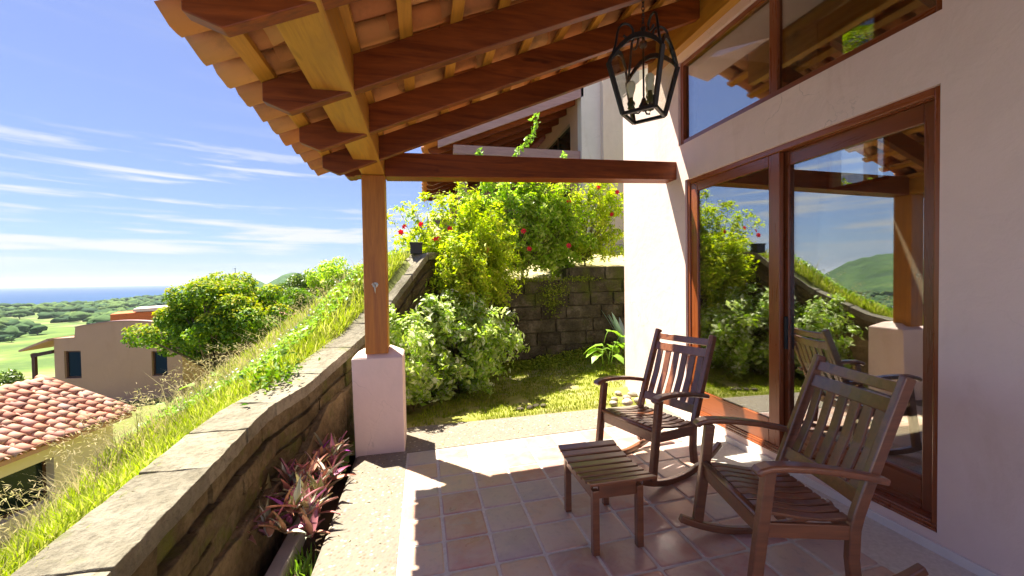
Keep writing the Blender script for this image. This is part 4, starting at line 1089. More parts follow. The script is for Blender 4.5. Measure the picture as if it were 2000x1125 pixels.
def spray_shrub(name, label, catg, root, center, rad, nbr, nleaf, size, mat, seed, r0=0.02, aspect=0.42, droop=0.25, spread=0.055, zlow=-0.3, fork=0.25, group='garden shrubs', jit=0.8):
    t = thing(name, label, catg, root, 0, group); rg = np.random.default_rng(seed); mb = MB(); PP = []; NN = []
    rt = Vector(root); c = Vector(center)
    fk = rt.lerp(Vector((c.x, c.y, rt.z + (c.z-rt.z)*0.9)), fork)
    mb.tube([rt-Vector((0, 0, .1)), rt.lerp(fk, .5)+Vector((.02, 0, 0)), fk], [r0*1.2, r0, r0*.8], 8)
    for k in range(nbr):
        d = rg.normal(0, 1, 3); d /= np.linalg.norm(d); d[2] = max(d[2], zlow)
        q = rg.uniform(.55, 1.12)
        e = c + Vector((d[0]*rad[0]*q, d[1]*rad[1]*q, d[2]*rad[2]*q))
        st_ = rt.lerp(fk, rg.uniform(.6, 1.0)) if fork > .05 else rt + Vector((rg.normal(0, .12), rg.normal(0, .08), 0))
        m1 = st_.lerp(e, .5) + Vector((rg.normal(0, .06), rg.normal(0, .04), abs(rg.normal(.10, .1))))
        e2 = e + Vector((d[0], d[1], 0))*.12 - Vector((0, 0, droop*rg.uniform(.3, 1.3)))
        path = []
        for i in range(9):
            u = i/8
            if u < .8: w = u/.8; p = st_*(1-w)**2 + m1*2*w*(1-w) + e*w*w
            else: p = e.lerp(e2, (u-.8)/.2)
            path.append(p)
        mb.tube(path[::2], r0*.32, 4, r0*.06)
        nl = int(nleaf*rg.uniform(.5, 1.4))
        us = rg.uniform(.38, 1.0, nl)**.8*8
        for u in us:
            i = min(7, int(u)); p = path[i].lerp(path[i+1], u-i); PP.append(tuple(p))
    P = np.array(PP); P = P + rg.normal(0, spread, P.shape)*np.array([1, .9, .8])
    N = unit((P-np.array(center))*np.array([.6, .6, .5])) + np.array([[0, -.1, .55]])
    sz = size*rg.choice([.5, .8, 1.0, 1.3, 1.6], len(P))*rg.uniform(.8, 1.2, len(P))
    mb.build('stems', M['bark'] if r0 > .024 else M['stem'], t, smooth=True)
    V, F = leaf_arrays(P, N, sz, aspect, .2, jit, droop*1.5); mesh_np('foliage', V, F, mat, t, 'stuff')
    return t
# big pale shrub beside the pedestal
cl = rnd_clumps((0.36, 6.4, 0.92), (1.0, 0.66, 0.70), 60, 0.24, 1.0, 4, 0.30) + rnd_clumps((0.1, 6.15, 0.45), (0.7, 0.4, 0.4), 16, 0.22, 1.0, 6, 0.3) + rnd_clumps((-0.35, 6.4, 1.15), (0.3, 0.3, 0.4), 10, 0.18, 1.0, 5, 0.3)
fs_ = spray_shrub('flowering_shrub', 'big rounded shrub with pale green and whitish leaves in front of the stone wall', 'shrub', (0.38, 6.45, 0.0), (0.36, 6.35, 0.82), (1.02, .66, .82), 230, 105, .075, M['leaf_bush'], 41, .022, .46, .16, .05, -.75, 0.0)
fs2 = spray_shrub('flowering_shrub', 'narrower pale leaved shrub squeezed between the pink pedestal and the climbing wall', 'shrub', (-0.30, 5.7, 0.0), (-0.28, 5.7, 0.78), (.36, .55, .72), 110, 90, .07, M['leaf_bush'], 43, .016, .46, .16, .05, -.7, 0.0)
# taller yellow-green flowering shrubs behind it
def flower(parent, p, s=0.06):
    mb = MB(); p = Vector(p); random.seed(int(p.x*997))
    toc = (Vector((0, 0, 1.7))-p).normalized()
    up = (toc + Vector((random.uniform(-.4, .4), random.uniform(-.4, .4), random.uniform(0, .5)))).normalized(); a = up.orthogonal().normalized(); b = up.cross(a)
    for k in range(6):
        t = 2*PI*k/6; d = a*math.cos(t)+b*math.sin(t); e = a*math.cos(t+PI/2)+b*math.sin(t+PI/2)
        mb.add([p, p+d*s*0.55+e*s*0.38+up*s*0.2, p+d*s+up*s*0.12, p+d*s*0.55-e*s*0.38+up*s*0.28], [(0, 1, 2), (0, 2, 3)])
    return mb.build('flower', M['petal'], parent, fixn=False)
h1 = spray_shrub('hibiscus_shrub', 'tall loose yellow green shrub with red flowers just right of the post', 'shrub', (0.45, 7.1, 0.9), (0.48, 7.2, 2.3), (1.1, .32, 1.08), 180, 100, .075, M['leaf_hib'], 51, .022, .34, .32, .05, -.6, .28)
for q in [(-0.01, 6.85, 2.64), (-0.33, 6.85, 2.51), (0.19, 6.82, 2.40), (0.26, 6.82, 2.41), (1.06, 6.85, 2.23), (-0.03, 6.8, 1.85), (0.02, 6.8, 1.83), (-0.27, 6.85, 2.60), (0.45, 6.82, 2.57)]: flower(h1, q, random.uniform(.042, .056))
h2 = spray_shrub('hibiscus_shrub', 'green shrub with thin forked trunk and red flowers growing on top of the stone wall', 'shrub', (1.90, 7.95, 1.62), (1.95, 8.0, 2.85), (1.35, .32, 1.12), 190, 100, .084, M['leaf_hib2'], 52, .03, .44, .22, .05, -.7, .35)
for q in [(1.86, 7.55, 2.63), (2.76, 7.58, 2.36), (1.98, 7.6, 2.3), (1.32, 7.6, 2.92)]: flower(h2, q, 0.06)
h3 = spray_shrub('hibiscus_shrub', 'yellow green airy shrub against the pale wall left of the pink house', 'shrub', (3.35, 8.25, 1.95), (3.3, 8.25, 3.0), (1.3, .28, 1.2), 150, 85, .075, M['leaf_hib'], 53, .018, .34, .3, .05, -.55, .2)
h4 = spray_shrub('low_shrub', 'pale lime shrub spilling over the left end of the stone wall between the bigger shrubs', 'shrub', (0.95, 7.35, 1.0), (0.62, 6.85, 1.95), (.85, .3, .62), 135, 90, .065, M['leaf_hib'], 54, .016, .4, .2, .05, -.7, .1)
h6 = spray_shrub('low_shrub', 'lime green shrub hiding the upper end of the climbing garden wall', 'shrub', (0.62, 6.6, 0.4), (0.56, 6.55, 1.85), (.42, .25, .62), 95, 85, .065, M['leaf_hib'], 57, .016, .4, .25, .05, -.7, .3)
h5 = spray_shrub('low_shrub', 'small dark green shrub on the terrace behind the stone wall right of the forked trunk', 'shrub', (2.75, 8.5, 1.85), (2.75, 8.5, 2.2), (.55, .3, .35), 45, 60, .06, M['leaf_tree'], 55, .014, .45, .12, .05, -.4, .1)
for q in [(3.88, 8.02, 3.05), (4.02, 8.05, 3.52), (3.6, 8.05, 3.6), (2.95, 8.05, 3.3)]: flower(h3, q, 0.055)
# the long shoot that climbs past the beam
sh = thing('climbing_shoot', 'long bright green leafy shoot rising above the tie beam', 'plant', (1.72, 7.95, 3.5))
pth = [Vector(p) for p in [(1.72, 7.95, 3.5), (1.78, 7.97, 4.0), (1.86, 8.0, 4.24), (2.05, 8.0, 4.38), (2.18, 8.0, 4.55), (2.26, 8.0, 4.8), (2.22, 8.0, 5.0)]]
mb = MB(); mb.tube(pth, 0.012, 6, 0.005); mb.build('stem', M['stem'], sh, smooth=True)
PP = []
for a, b in zip(pth, pth[1:]):
    for k in range(22): PP.append(a.lerp(b, RNG.uniform()))
PP = np.array([tuple(p) for p in PP]) + RNG.normal(0, 0.035, (len(PP), 3))
V, F = leaf_arrays(PP, np.tile([[0, -.5, .6]], (len(PP), 1)), 0.10, 0.55, .2, .7); mesh_np('foliage', V, F, M['leaf_bright'], sh, 'stuff')
for (x, y, z, lab) in [(1.05, 7.95, 4.05, 'short bright sprig of leaves just above the tie beam, left of the long shoot'), (2.75, 8.0, 4.05, 'short bright sprig of leaves above the tie beam, right of the long shoot')]:
    t = thing('leafy_sprig', lab, 'plant', (x, y, z-0.35)); mb = MB(); mb.tube([(x, y, z-.35), (x+.02, y, z-.1), (x+.08, y, z+.22)], .009, 6, .003); mb.build('stem', M['stem'], t)
    P = np.array([(x+.02+.05*k, y, z-.15+.35*k) for k in RNG.uniform(0, 1, 45)])+RNG.normal(0, .04, (45, 3)); V, F = leaf_arrays(P, np.tile([[0, -.4, .7]], (45, 1)), .09, .5); mesh_np('foliage', V, F, M['leaf_bright'], t, 'stuff')
# moss and creepers hanging over the block wall, ground cover along its foot
cr = thing('creeper', 'small leaved creeper hanging over the stone block wall', 'creeper', (2.2, 7.78, 1.3))
P = []
for (x, z, w, h, n) in [(1.35, 1.62, .3, .1, 260), (1.45, 1.2, .06, .4, 160), (2.45, 1.5, .28, .14, 300), (2.5, 1.25, .18, .22, 240), (3.1, 1.72, .3, .05, 160), (2.2, 1.72, .7, .04, 320), (1.75, 1.70, .25, .06, 160), (1.3, 0.75, .05, .3, 60)]:
    P.append(np.stack([RNG.normal(x, w*.6, n), 7.775+RNG.uniform(-.05, .02, n), RNG.normal(z, h*.6, n)], 1))
P = np.concatenate(P); V, F = leaf_arrays(P, np.tile([[0, -1, .5]], (len(P), 1)), .035, .7, .2, .5); mesh_np('foliage', V, F, M['grass_lawn'], cr, 'stuff')
# broad leaved plant and agave at the wall corner
def big_leaf(parent, base, d, L, w, mat, droop=0.35, name='leaf', lob=False, fold=0.25, stem=True, rise=0.5):
    base = Vector(base); d = Vector(d).normalized(); sd = d.cross(Vector((0, 0, 1)))
    if sd.length < .1: sd = Vector((1, 0, 0))
    sd.normalize(); rows = []
    mb = MB()
    prof = [(0, .05), (.12, .55), (.3, .95), (.5, 1.0), (.72, .75), (.9, .35), (1.0, .02)] if not lob else [(0, .2), (.08, .95), (.25, .8), (.4, 1.0), (.55, .7), (.7, .75), (.85, .35), (1.0, .02)]
    if stem:
        tip = base + Vector((d.x*.3, d.y*.3, rise))*L
        mb.tube([base, base.lerp(tip, .5)+Vector((0, 0, .1*L)), tip], .006, 5, .004); base = tip
        d = Vector((d.x, d.y, d.z*.3)).normalized()
    V = []
    for t, ww in prof:
        c = base + d*L*t + Vector((0, 0, -droop*L*t*t)); V += [c - sd*w/2*ww + Vector((0, 0, fold*w*ww*.5)), c, c + sd*w/2*ww + Vector((0, 0, fold*w*ww*.5))]
    n = len(prof); mb.add(V, [f for k in range(n-1) for f in ((3*k, 3*k+1, 3*k+4, 3*k+3), (3*k+1, 3*k+2, 3*k+5, 3*k+4))])
    return mb.build(name, mat, parent, smooth=True, fixn=False)
random.seed(21)
t = thing('broadleaf_plant', 'bright broad leaved plant growing by the corner of the pink wall', 'plant', (3.0, 6.35, 0.2))
for k in range(11):
    a = random.uniform(0, 2*PI); big_leaf(t, (3.0+random.uniform(-.12, .12), 6.3+random.uniform(-.1, .1), .2+random.uniform(0, .45)), (math.cos(a), math.sin(a), .35), random.uniform(.22, .34), random.uniform(.16, .24), M['leaf_bright'], .6, lob=True, rise=.7)
t = thing('agave', 'blue grey agave with stiff pointed leaves beside the pink wall', 'agave', (3.52, 6.75, 0.35))
for k in range(6):
    a = 2.2+random.uniform(-1.9, 1.9); big_leaf(t, (3.52, 6.75, .35), (math.cos(a)*.65, math.sin(a)*.5, 1.3+random.uniform(-.35, .3)), random.uniform(.8, 1.2), .10, M['agave'], .12, stem=False, fold=.6)
# ground cover at the foot of the pink wall and stone wall
gcv = thing('ground_cover', 'low green creeping plants heaped at the foot of the stone wall', 'ground cover', (2.6, 7.2, 0.1)); gcv['kind'] = 'stuff'
n = 5200; X = RNG.uniform(1.3, 4.2, n); Y = 7.75 - np.abs(RNG.normal(0, .45, n))*np.clip((X-1.0)*.55, .25, 1.4)
P = np.stack([X, Y, [lawn_h(x, y)+.02 for x, y in zip(X, Y)] + RNG.uniform(0, .10, n)*np.clip(1-(7.75-Y), 0.2, 1)], 1)
V, F = leaf_arrays(P, np.tile([[0, -.2, 1]], (n, 1)), .05, .55, .2, .5); mesh_np('foliage', V, F, M['grass_lawn'], gcv, 'stuff')
# lawn blades
n = 26000; X = RNG.uniform(-.9, 3.6, n); Y = RNG.uniform(5.02, 7.75, n)
msk = np.array([fbm(x, y, 1.4, 6.0) for x, y in zip(X, Y)]) > -0.10 - 0.35*np.clip(Y-5.6, 0, 1); X, Y = X[msk], Y[msk]
P = np.stack([X, Y, [lawn_h(x, y) for x, y in zip(X, Y)]], 1)
V, F = blades(P, .045, .008, .25); o = mesh_np('lawn_grass', V, F, M['grass_lawn'], None, 'stuff'); tag(o, 'short patchy moss and grass on the small garden lawn', 'grass')
# few fallen stones at the lawn edge
for i, (x, y) in enumerate([(1.35, 5.28), (1.45, 5.33), (1.55, 5.3), (1.22, 5.25)]):
    bm = bmesh.new(); bmesh.ops.create_icosphere(bm, subdivisions=2, radius=.05)
    for v in bm.verts: v.co += noise.noise_vector(v.co*14+Vector((i*5, 0, 0)))*.018; v.co.z *= .55
    me = bpy.data.meshes.new('edge_stone'); bm.to_mesh(me); bm.free(); me.materials.append(M['brick'])
    tag(link_mesh('edge_stone', me, None, (x, y, lawn_h(x, y)+.02), (0, 0, i)), ['second from left of the flat grey stones on the lawn edge', 'third from left of the flat grey stones on the lawn edge', 'rightmost of the flat grey stones on the lawn edge', 'leftmost of the flat grey stones on the lawn edge'][i], 'stone', 'flat stones at the lawn edge')

n = 70; X = np.concatenate([RNG.uniform(-.1, 2.4, 50), RNG.uniform(-.65, -.25, 20)]); Y = np.concatenate([4.9 - np.abs(RNG.normal(0, .28, 50)), RNG.uniform(1.5, 4.2, 20)])
P = np.stack([X, Y, [fz(x)+.008 for x in X]], 1); V, F = leaf_arrays(P, np.tile([[0, 0, 1.]], (n, 1)), .032, .45, .2, .25); o = mesh_np('fallen_leaves', V, F, M['grass_dry'], None, 'stuff'); tag(o, 'few small dry leaves fallen on the patio edge', 'leaves')
# purple leaved plant in the planter: leaves are single pieces
pp = thing('purple_plant', 'clump of purple and green strap leaved plants spilling over the planter curb', 'plant', (-0.92, 3.5, -0.2))
def strap_mesh(k, mat):
    random.seed(50+k); mb = MB(); L = 1.0; n = 6; V = []
    bend = random.uniform(.25, .6)
    for i in range(n+1):
        t = i/n; w = .115*math.sin(min(1, t*1.15+.16)*PI*.93)**.8 if t < 1 else .004
        c = Vector((L*t*math.cos(bend*t*.6), 0, L*t*.12 - bend*.45*t*t)); V += [c+Vector((0, -w, .05)), c, c+Vector((0, w, .05))]
    mb.add(V, [f for q in range(n) for f in ((3*q, 3*q+1, 3*q+4, 3*q+3), (3*q+1, 3*q+2, 3*q+5, 3*q+4))])
    me = mb.mesh('leaf', mat); me.polygons.foreach_set('use_smooth', [True]*len(me.polygons)); return me
def mk_purple():
    m = Mat('purple strap leaf'); col = m.ramp(m.rand(), [(0.0, (0.18, 0.23, 0.07)), (.18, (.50, .20, .14)), (.36, (.32, .09, .17)), (.5, (.55, .29, .18)), (.65, (.24, .22, .09)), (.8, (.55, .60, .50)), (.92, (.50, .22, .20)), (1, (.40, .06, .42))])
    return m.base(col, .3, .5)
PM = mk_purple(); SM_ = [strap_mesh(k, PM) for k in range(5)]
random.seed(8)
heads = []
for k in range(62):
    y = random.uniform(2.98, 4.2); x = -0.79 - random.uniform(0, .42)*(1 if y < 3.9 else .5); heads.append((x, y, random.uniform(-.10, .10) + .07*(1-abs(x+.92)*3)))
cnt = 0
for hx, hy, hz in heads:
    for q in range(6):
        a = random.uniform(0, 2*PI); el_ = random.uniform(.15, 1.4); s = random.uniform(.15, .25)
        link_mesh('leaf', SM_[random.randrange(5)], pp, (hx, hy, hz), (random.uniform(-.3, .3), -el_, a), (s, s, s))
# bright lobed plant left of the pedestal
random.seed(4)
t = thing('lobed_plant', 'bright green lobed leaf plant tucked behind the pedestal', 'plant', (-0.86, 4.42, -0.1))
for k in range(15):
    a = random.uniform(1.2, 5.2); big_leaf(t, (-.86+random.uniform(-.05, .05), 4.42+random.uniform(-.1, .1), -.12), (math.cos(a), math.sin(a), .5), random.uniform(.20, .30), random.uniform(.10, .15), M['leaf_bright'], .55, lob=True, rise=.55)
# small weeds in the planter gap
t = thing('weeds', 'small green weeds in the soil gap between curb and patio', 'weeds', (-0.82, 2.7, -0.2)); t['kind'] = 'stuff'
n = 200; P = np.stack([RNG.normal(-.83, .05, n), RNG.uniform(1.9, 3.15, n), np.full(n, -.20)], 1)
V, F = blades(P, .12, .014, .5); mesh_np('foliage', V, F, M['leaf_bright'], t, 'stuff')

# ------------------------------------------------------------------ grass on the hillside
def left_pts(n, ya, yb, da, db, pw=1.0):
    Y = ya + (yb-ya)*RNG.uniform(0, 1, n)**pw; D = RNG.uniform(da, db, n)
    X = np.array([lerp_tab(WX, y)-.37 for y in Y]) - D
    return np.stack([X, Y, [hill_h(x, y)-.01 for x, y in zip(X, Y)]], 1)
arr = []
arr.append(blades(left_pts(36000, 0.8, 5.5, 0.0, 2.3), .13, .008, .35))
arr.append(blades(left_pts(30000, 4.0, 13, 0.0, 3.2, 1.3), .20, .013, .35))
arr.append(blades(left_pts(9000, 8.0, 30, 0.0, 5.0), .28, .03, .4))
arr.append(blades(left_pts(4200, 1.0, 6.5, -0.05, 0.10), .14, .007, .45, (.25, 0, 0), .9))
V, F = cat(arr); o = mesh_np('hillside_grass', V, F, M['grass_hill'], None, 'stuff'); tag(o, 'bright yellow green grass covering the slope left of the garden wall', 'grass')
# tall dry seed stems along the crest
arr = []
pts = left_pts(420, 1.6, 9.5, 0.75, 1.9, .8); arr.append(blades(pts, .45, .006, .55, (-.1, .1, 0), .9))
pts = left_pts(380, 5.0, 14, 0.8, 2.4); arr.append(blades(pts, .6, .009, .5, (-.1, 0, 0), .9))
pts = left_pts(4600, 1.6, 11, 0.5, 2.0, 0.8); arr.append(blades(pts, .20, .006, .45, (-.08, 0, 0), .8))
pts = left_pts(2200, 3.6, 9, 0.9, 2.0); arr.append(blades(pts, .35, .008, .45, (-.1, 0, 0), .8))
# drooping seed heads
hp = left_pts(230, 2.0, 9.5, 0.8, 1.8); hp[:, 2] += RNG.uniform(.3, .55, len(hp))
hp = np.repeat(hp, 16, 0) + RNG.normal(0, .035, (len(hp)*16, 3))*np.array([1.6, 1, 1]); arr.append(leaf_arrays(hp, np.tile([[0, 0, 1]], (len(hp), 1)), .045, .16, .1, 1.0))
Vs = cat(arr); o = mesh_np('tall_grass', Vs[0], Vs[1], M['grass_dry'], None, 'stuff'); tag(o, 'tall dry grass stems with drooping seed heads along the slope crest', 'grass')
# white dotted weeds and broad leaves in the slope grass
n = 1400; q = left_pts(n, 4.6, 7.2, .25, 1.5); q[:, 2] += .16; V, F = leaf_arrays(q, np.tile([[0, 0, 1.]], (n, 1)), .07, .6); o = mesh_np('slope_weeds', V, F, M['leaf_bright'], None, 'stuff'); tag(o, 'leafy green weeds with tiny white flowers in the slope grass', 'weeds')
n = 90; q = left_pts(n, 4.6, 7.0, .3, 1.2); q[:, 2] += .24; V, F = leaf_arrays(q, np.tile([[0, 0, 1.]], (n, 1)), .035, .8); o = mesh_np('white_blossom', V, F, M['foam'], None, 'stuff'); tag(o, 'tiny white flowers dotted over the slope weeds', 'flowers')
random.seed(33)
t = thing('squash_plant', 'broad pale green leaves clustered at the grass crest beside the tiled roof', 'plant', (-3.05, 5.5, hill_h(-3.05, 5.5)))
for k in range(26):
    a = random.uniform(0, 2*PI); x = -2.95+random.uniform(-.45, .35); y = 5.5+random.uniform(-.6, .6)
    big_leaf(t, (x, y, hill_h(x, y)-.05), (math.cos(a), math.sin(a), .45), random.uniform(.13, .2), random.uniform(.12, .18), M['leaf_bright'], .45, lob=True, rise=1.3)
t = thing('dark_weed', 'dark green leafy weed leaning over the cap stones of the garden wall', 'weed', (-1.38, 4.25, 0.75))
P = np.array([(-1.36, 4.3, .85)])+RNG.normal(0, 1, (420, 3))*np.array([.10, .22, .07]); V, F = leaf_arrays(P, np.tile([[.3, 0, .8]], (420, 1)), .055, .55); mesh_np('foliage', V, F, M['leaf_tree'], t, 'stuff')
# ------------------------------------------------------------------ neighbouring house up the slope, seen past the tie beam
nb = thing('upslope_house', 'neighbouring house up the slope with wooden porch roof and pale walls, seen through the shrubs', 'house', (3.0, 12.0, 2.3))
NY = 11.0
def nroof(x): return 5.20 + 0.405*(x-0.5)
b = MB()   # verge board
b.prism([(0.45, nroof(.45)), (4.50, nroof(4.5)), (4.50, nroof(4.5)+.24), (0.45, nroof(.45)+.22)], lambda q: (q[0], NY, q[1]), lambda q: (q[0], NY+.05, q[1])); b.build('verge_board', M['mauve_wood'], nb)
b = MB(); b.hexa([(.1,NY+.05,nroof(.1)+.2),(4.5,NY+.05,nroof(4.5)+.2),(4.5,19,nroof(4.5)+.2),(.1,19,nroof(.1)+.2),(.1,NY+.05,nroof(.1)+.26),(4.5,NY+.05,nroof(4.5)+.26),(4.5,19,nroof(4.5)+.26),(.1,19,nroof(.1)+.26)]); b.build('roof_deck', M['clay_red'], nb)
for k in range(10):
    y = NY+0.45+0.75*k; b = MB()
    b.prism([(.25, nroof(.25)+.06), (.42, nroof(.42)-.03), (4.43, nroof(4.43)-.03), (4.43, nroof(4.43)+.19), (.2, nroof(.2)+.19)], lambda q: (q[0], y, q[1]), lambda q: (q[0], y+.08, q[1])); b.build('rafter', M['wood_x'], nb)
for k in range(12):   # scalloped tile ends at the eave
    y = NY+.2+.62*k; me_ = covs[0]
    o = link_mesh('eave_tile', me_, nb, (.05, y, nroof(.05)+.33), (0, ANG, 0), (1.0, 1.9, 1.6))
b = MB(); b.box((.86, NY+.10, 5.08), (4.46, NY+.34, 5.32)); b.build('porch_beam', M['mauve_wood'], nb, bevel=.006)
b = MB(); b.box((.98, NY+.12, 3.36), (1.20, NY+.32, 5.08)); b.build('post', M['mauve_wood'], nb, bevel=.006)
b = MB(); b.box((.86, NY+.02, 2.2), (1.30, NY+.44, 3.36)); b.build('pedestal', M['pale'], nb, bevel=.02)
b = MB(); b.prism([(3.35, nroof(3.35)-.45), (3.45, nroof(3.45)-.62), (4.43, nroof(4.43)-.12), (4.43, nroof(4.43)+.05)], lambda q: (q[0]-.6, NY+1.6, q[1]-.6), lambda q: (q[0]-.6, NY+1.72, q[1]-.6)); b.build('brace', M['wood_x'], nb)
w = MB(); wall_x(w, 4.43, 4.60, NY+.30, 19, 2.0, 7.2, [(NY+.9, NY+3.6, 4.9, 6.4), (NY+.9, NY+3.2, 2.3, 4.5)]); w.build('side_wall', M['ochre'], nb, fixn=False)
for (a, c, d, e) in [(NY+.9, 4.9, NY+3.6, 6.4), (NY+.9, 2.3, NY+3.2, 4.5)]:
    g = MB(); g.box((4.52, a, c), (4.54, d, e)); wo = g.build('window', M['dark_glass'], nb)
    f = MB(); f.box((4.49, (a+d)/2-.04, c), (4.515, (a+d)/2+.04, e)); f.build('window_bar', M['dark_wood'], wo)
b = MB(); b.box((4.431, NY, 1.9), (5.0, NY+.299, 7.6)); b.build('wall_end', M['pale'], nb)
b = MB(); b.box((5.001, NY-.18, 1.9), (9.5, NY+.30, 8.2)); b.build('front_wall', M['cream'], nb)
b = MB(); b.box((1.25, 18.9, 2.0), (4.42, 19.1, 6.9)); b.build('rear_wall', M['ochre'], nb)
b = MB(); b.box((1.6, 15.0, 2.0), (4.42, 15.15, 4.9)); b.build('porch_wall', M['ochre'], nb)
b = MB(); b.box((2.3, 14.95, 2.0), (3.3, 14.99, 4.2)); b.build('door', M['dark_wood'], nb)
# ------------------------------------------------------------------ bank and plants behind the house, seen through the rear windows
n = 9000; X = RNG.uniform(7.0, 12, n); Y = RNG.uniform(2, 9, n); P = np.stack([X, Y, 0.6+(X-6.8)*.32+RNG.uniform(0, .1, n)], 1)
cl = [(8.8+random.uniform(-.6, 1.2), 3.4+.6*k, 3.2+random.uniform(-.7, 1.6), random.uniform(.45, .8)) for k in range(9)]
shrub('bank_shrub', 'leafy green shrub behind the house seen through the rear window', 'shrub', (9.2, 6.0, 1.4), cl, 5000, .16, M['leaf_hib2'], .05, None, .45, .5, .3, 1.0)
pm = thing('palm', 'palm with drooping green fronds behind the house seen through the upper rear window', 'palm', (9.6, 7.2, 1.5))
b = MB(); b.tube([(9.6, 7.2, 1.4), (9.5, 7.15, 4.0), (9.4, 7.1, 6.6)], [.16, .12, .10], 8); b.build('trunk', M['bark'], pm, smooth=True)
for k in range(14):
    a = 2*PI*k/14; f = MB(); d = Vector((math.cos(a), math.sin(a), 0)); c0 = Vector((9.4, 7.1, 6.6)); rach = [c0 + d*2.0*t + Vector((0, 0, .9*t - 1.7*t*t)) for t in [q/9 for q in range(10)]]
    sd = d.cross(Vector((0, 0, 1)))
    for q in range(1, 9):
        for s_ in (-1, 1):
            for jj in (0, .5):
                p0 = rach[q].lerp(rach[q+1], jj); p1 = p0 + sd*s_*.45*(1-.5*q/9) + d*.22 - Vector((0, 0, .18)); f.add([p0, p0+d*.05, p1, p0-d*.01-Vector((0, 0, .02))], [(0, 1, 2), (0, 2, 3)])
    f.tube(rach, .015, 5, .004); f.build('frond', M['leaf_hib2'], pm, fixn=False)

# ------------------------------------------------------------------ houses down the slope
def roof_tiles(parent, P0, e, sdir, ncol, nrow, pitch, expo, mesh_c, mesh_p, seed, name='roof_tile', sc=1.0):
    """P0 eave corner; e along the eave; sdir up the slope (unit)"""
    random.seed(seed); nz = Vector(e).cross(Vector(sdir)); nz = nz if nz.z > 0 else -nz
    xa = Vector(sdir); ya = nz.cross(xa)
    R_ = Matrix((xa, ya, nz)).transposed()
    for c in range(ncol):
        for r in range(nrow):
            p = Vector(P0) + Vector(e)*pitch*(c+.5) + xa*(expo*r-.04) + nz*(.055+.012)
            eu = (R_ @ Matrix.Rotation(0.05+random.uniform(-.05, .05), 3, 'Y') @ Matrix.Rotation(random.gauss(0, .055), 3, 'Z')).to_euler()
            p += nz*random.uniform(-.010, .016) + xa*random.gauss(0, .022) + Vector(e)*random.gauss(0, .008)
            link_mesh(name, mesh_c[random.randrange(len(mesh_c))], parent, p, eu, (sc, sc, sc))
h1m = thing('tiled_house', 'low house with weathered barrel tile roof at the lower left below the slope', 'house', (-9.2, 11.0, -4.6))
e = Vector((.161, .987, 0)).normalized(); nl = Vector((-e.y, e.x, 0))
E1 = Vector((-8.36, 13.98, -2.0)); RUN, RISE = 2.45, 1.0
sl = (nl*RUN + Vector((0, 0, RISE))).normalized(); Ls = math.hypot(RUN, RISE)
rcov = [barrel_mesh('roof_tile', 0.125, 0.105, 0.40, 0.016, 2.7, M['clay_roof'], True, 6, 40+k) for k in range(4)]
PT1 = .262
roof_tiles(h1m, E1 + e*.12, -e, sl, 22, 10, PT1, Ls/10, rcov, None, 3)
d_ = MB(); L1 = 9.0; under = Vector((0, 0, -.02))
q = [E1+e*.05, E1-e*L1, E1-e*L1+nl*RUN+Vector((0, 0, RISE)), E1+e*.05+nl*RUN+Vector((0, 0, RISE))]
d_.hexa([p_+Vector((0, 0, -.10)) for p_ in q] + [p_+Vector((0, 0, .0)) for p_ in q]); d_.build('roof_deck', M['clay_roof'], h1m)
q2 = [q[3], q[2], q[2]+nl*RUN-Vector((0, 0, RISE)), q[3]+nl*RUN-Vector((0, 0, RISE))]
d_ = MB(); d_.hexa([p_+Vector((0, 0, -.10)) for p_ in q2] + [p_+Vector((0, 0, .0)) for p_ in q2]); d_.build('roof_deck', M['clay_roof'], h1m)
for k in range(22):   # ridge caps
    p = q[3] - e*.40*(k) + Vector((0, 0, .05)); R_ = Matrix((-e, Vector((-e.y, e.x, 0))*-1, Vector((0, 0, 1)))).transposed()
    link_mesh('ridge_tile', rcov[k % 4], h1m, p, R_.to_euler(), (1.15, 1.2, 1.1))
for k in range(9):   # verge caps along the gable edge
    R_ = Matrix((sl, (Vector((0, 0, 1)).cross(sl)).normalized(), sl.cross((Vector((0, 0, 1)).cross(sl)).normalized()))).transposed()
    link_mesh('verge_tile', rcov[k % 4], h1m, E1 + e*.10 + sl*(Ls/9*k) + Vector((0, 0, .09)), R_.to_euler(), (1.1, 1.1, 1.1))
ins = nl*.28
a0 = E1 - e*.25 + ins; a1 = E1 - e*8.6 + ins; b0 = a0 + nl*4.3; b1 = a1 + nl*4.3
wl_ = MB(); zt, zb = -2.02, -5.6
wv = lambda p_, z_: (p_.x, p_.y, z_)
rz_ = E1.z + RISE - .12
wl_.hexa([wv(a1, zb), wv(a0, zb), wv(b0, zb), wv(b1, zb), wv(a1, zt+.06), wv(a0, zt+.06), wv(b0, zt+.06), wv(b1, zt+.06)]); wlo = wl_.build('wall', M['cream'], h1m)
gb = MB(); mid = a0 + nl*2.15; gb.add([wv(a0, zt+.06), wv(b0, zt+.06), wv(mid, rz_), wv(a0-e*.2, zt+.06), wv(b0-e*.2, zt+.06), wv(mid-e*.2, rz_)], [(0, 1, 2), (5, 4, 3), (0, 3, 4, 1), (1, 4, 5, 2), (2, 5, 3, 0)]); gb.build('gable', M['cream'], h1m)
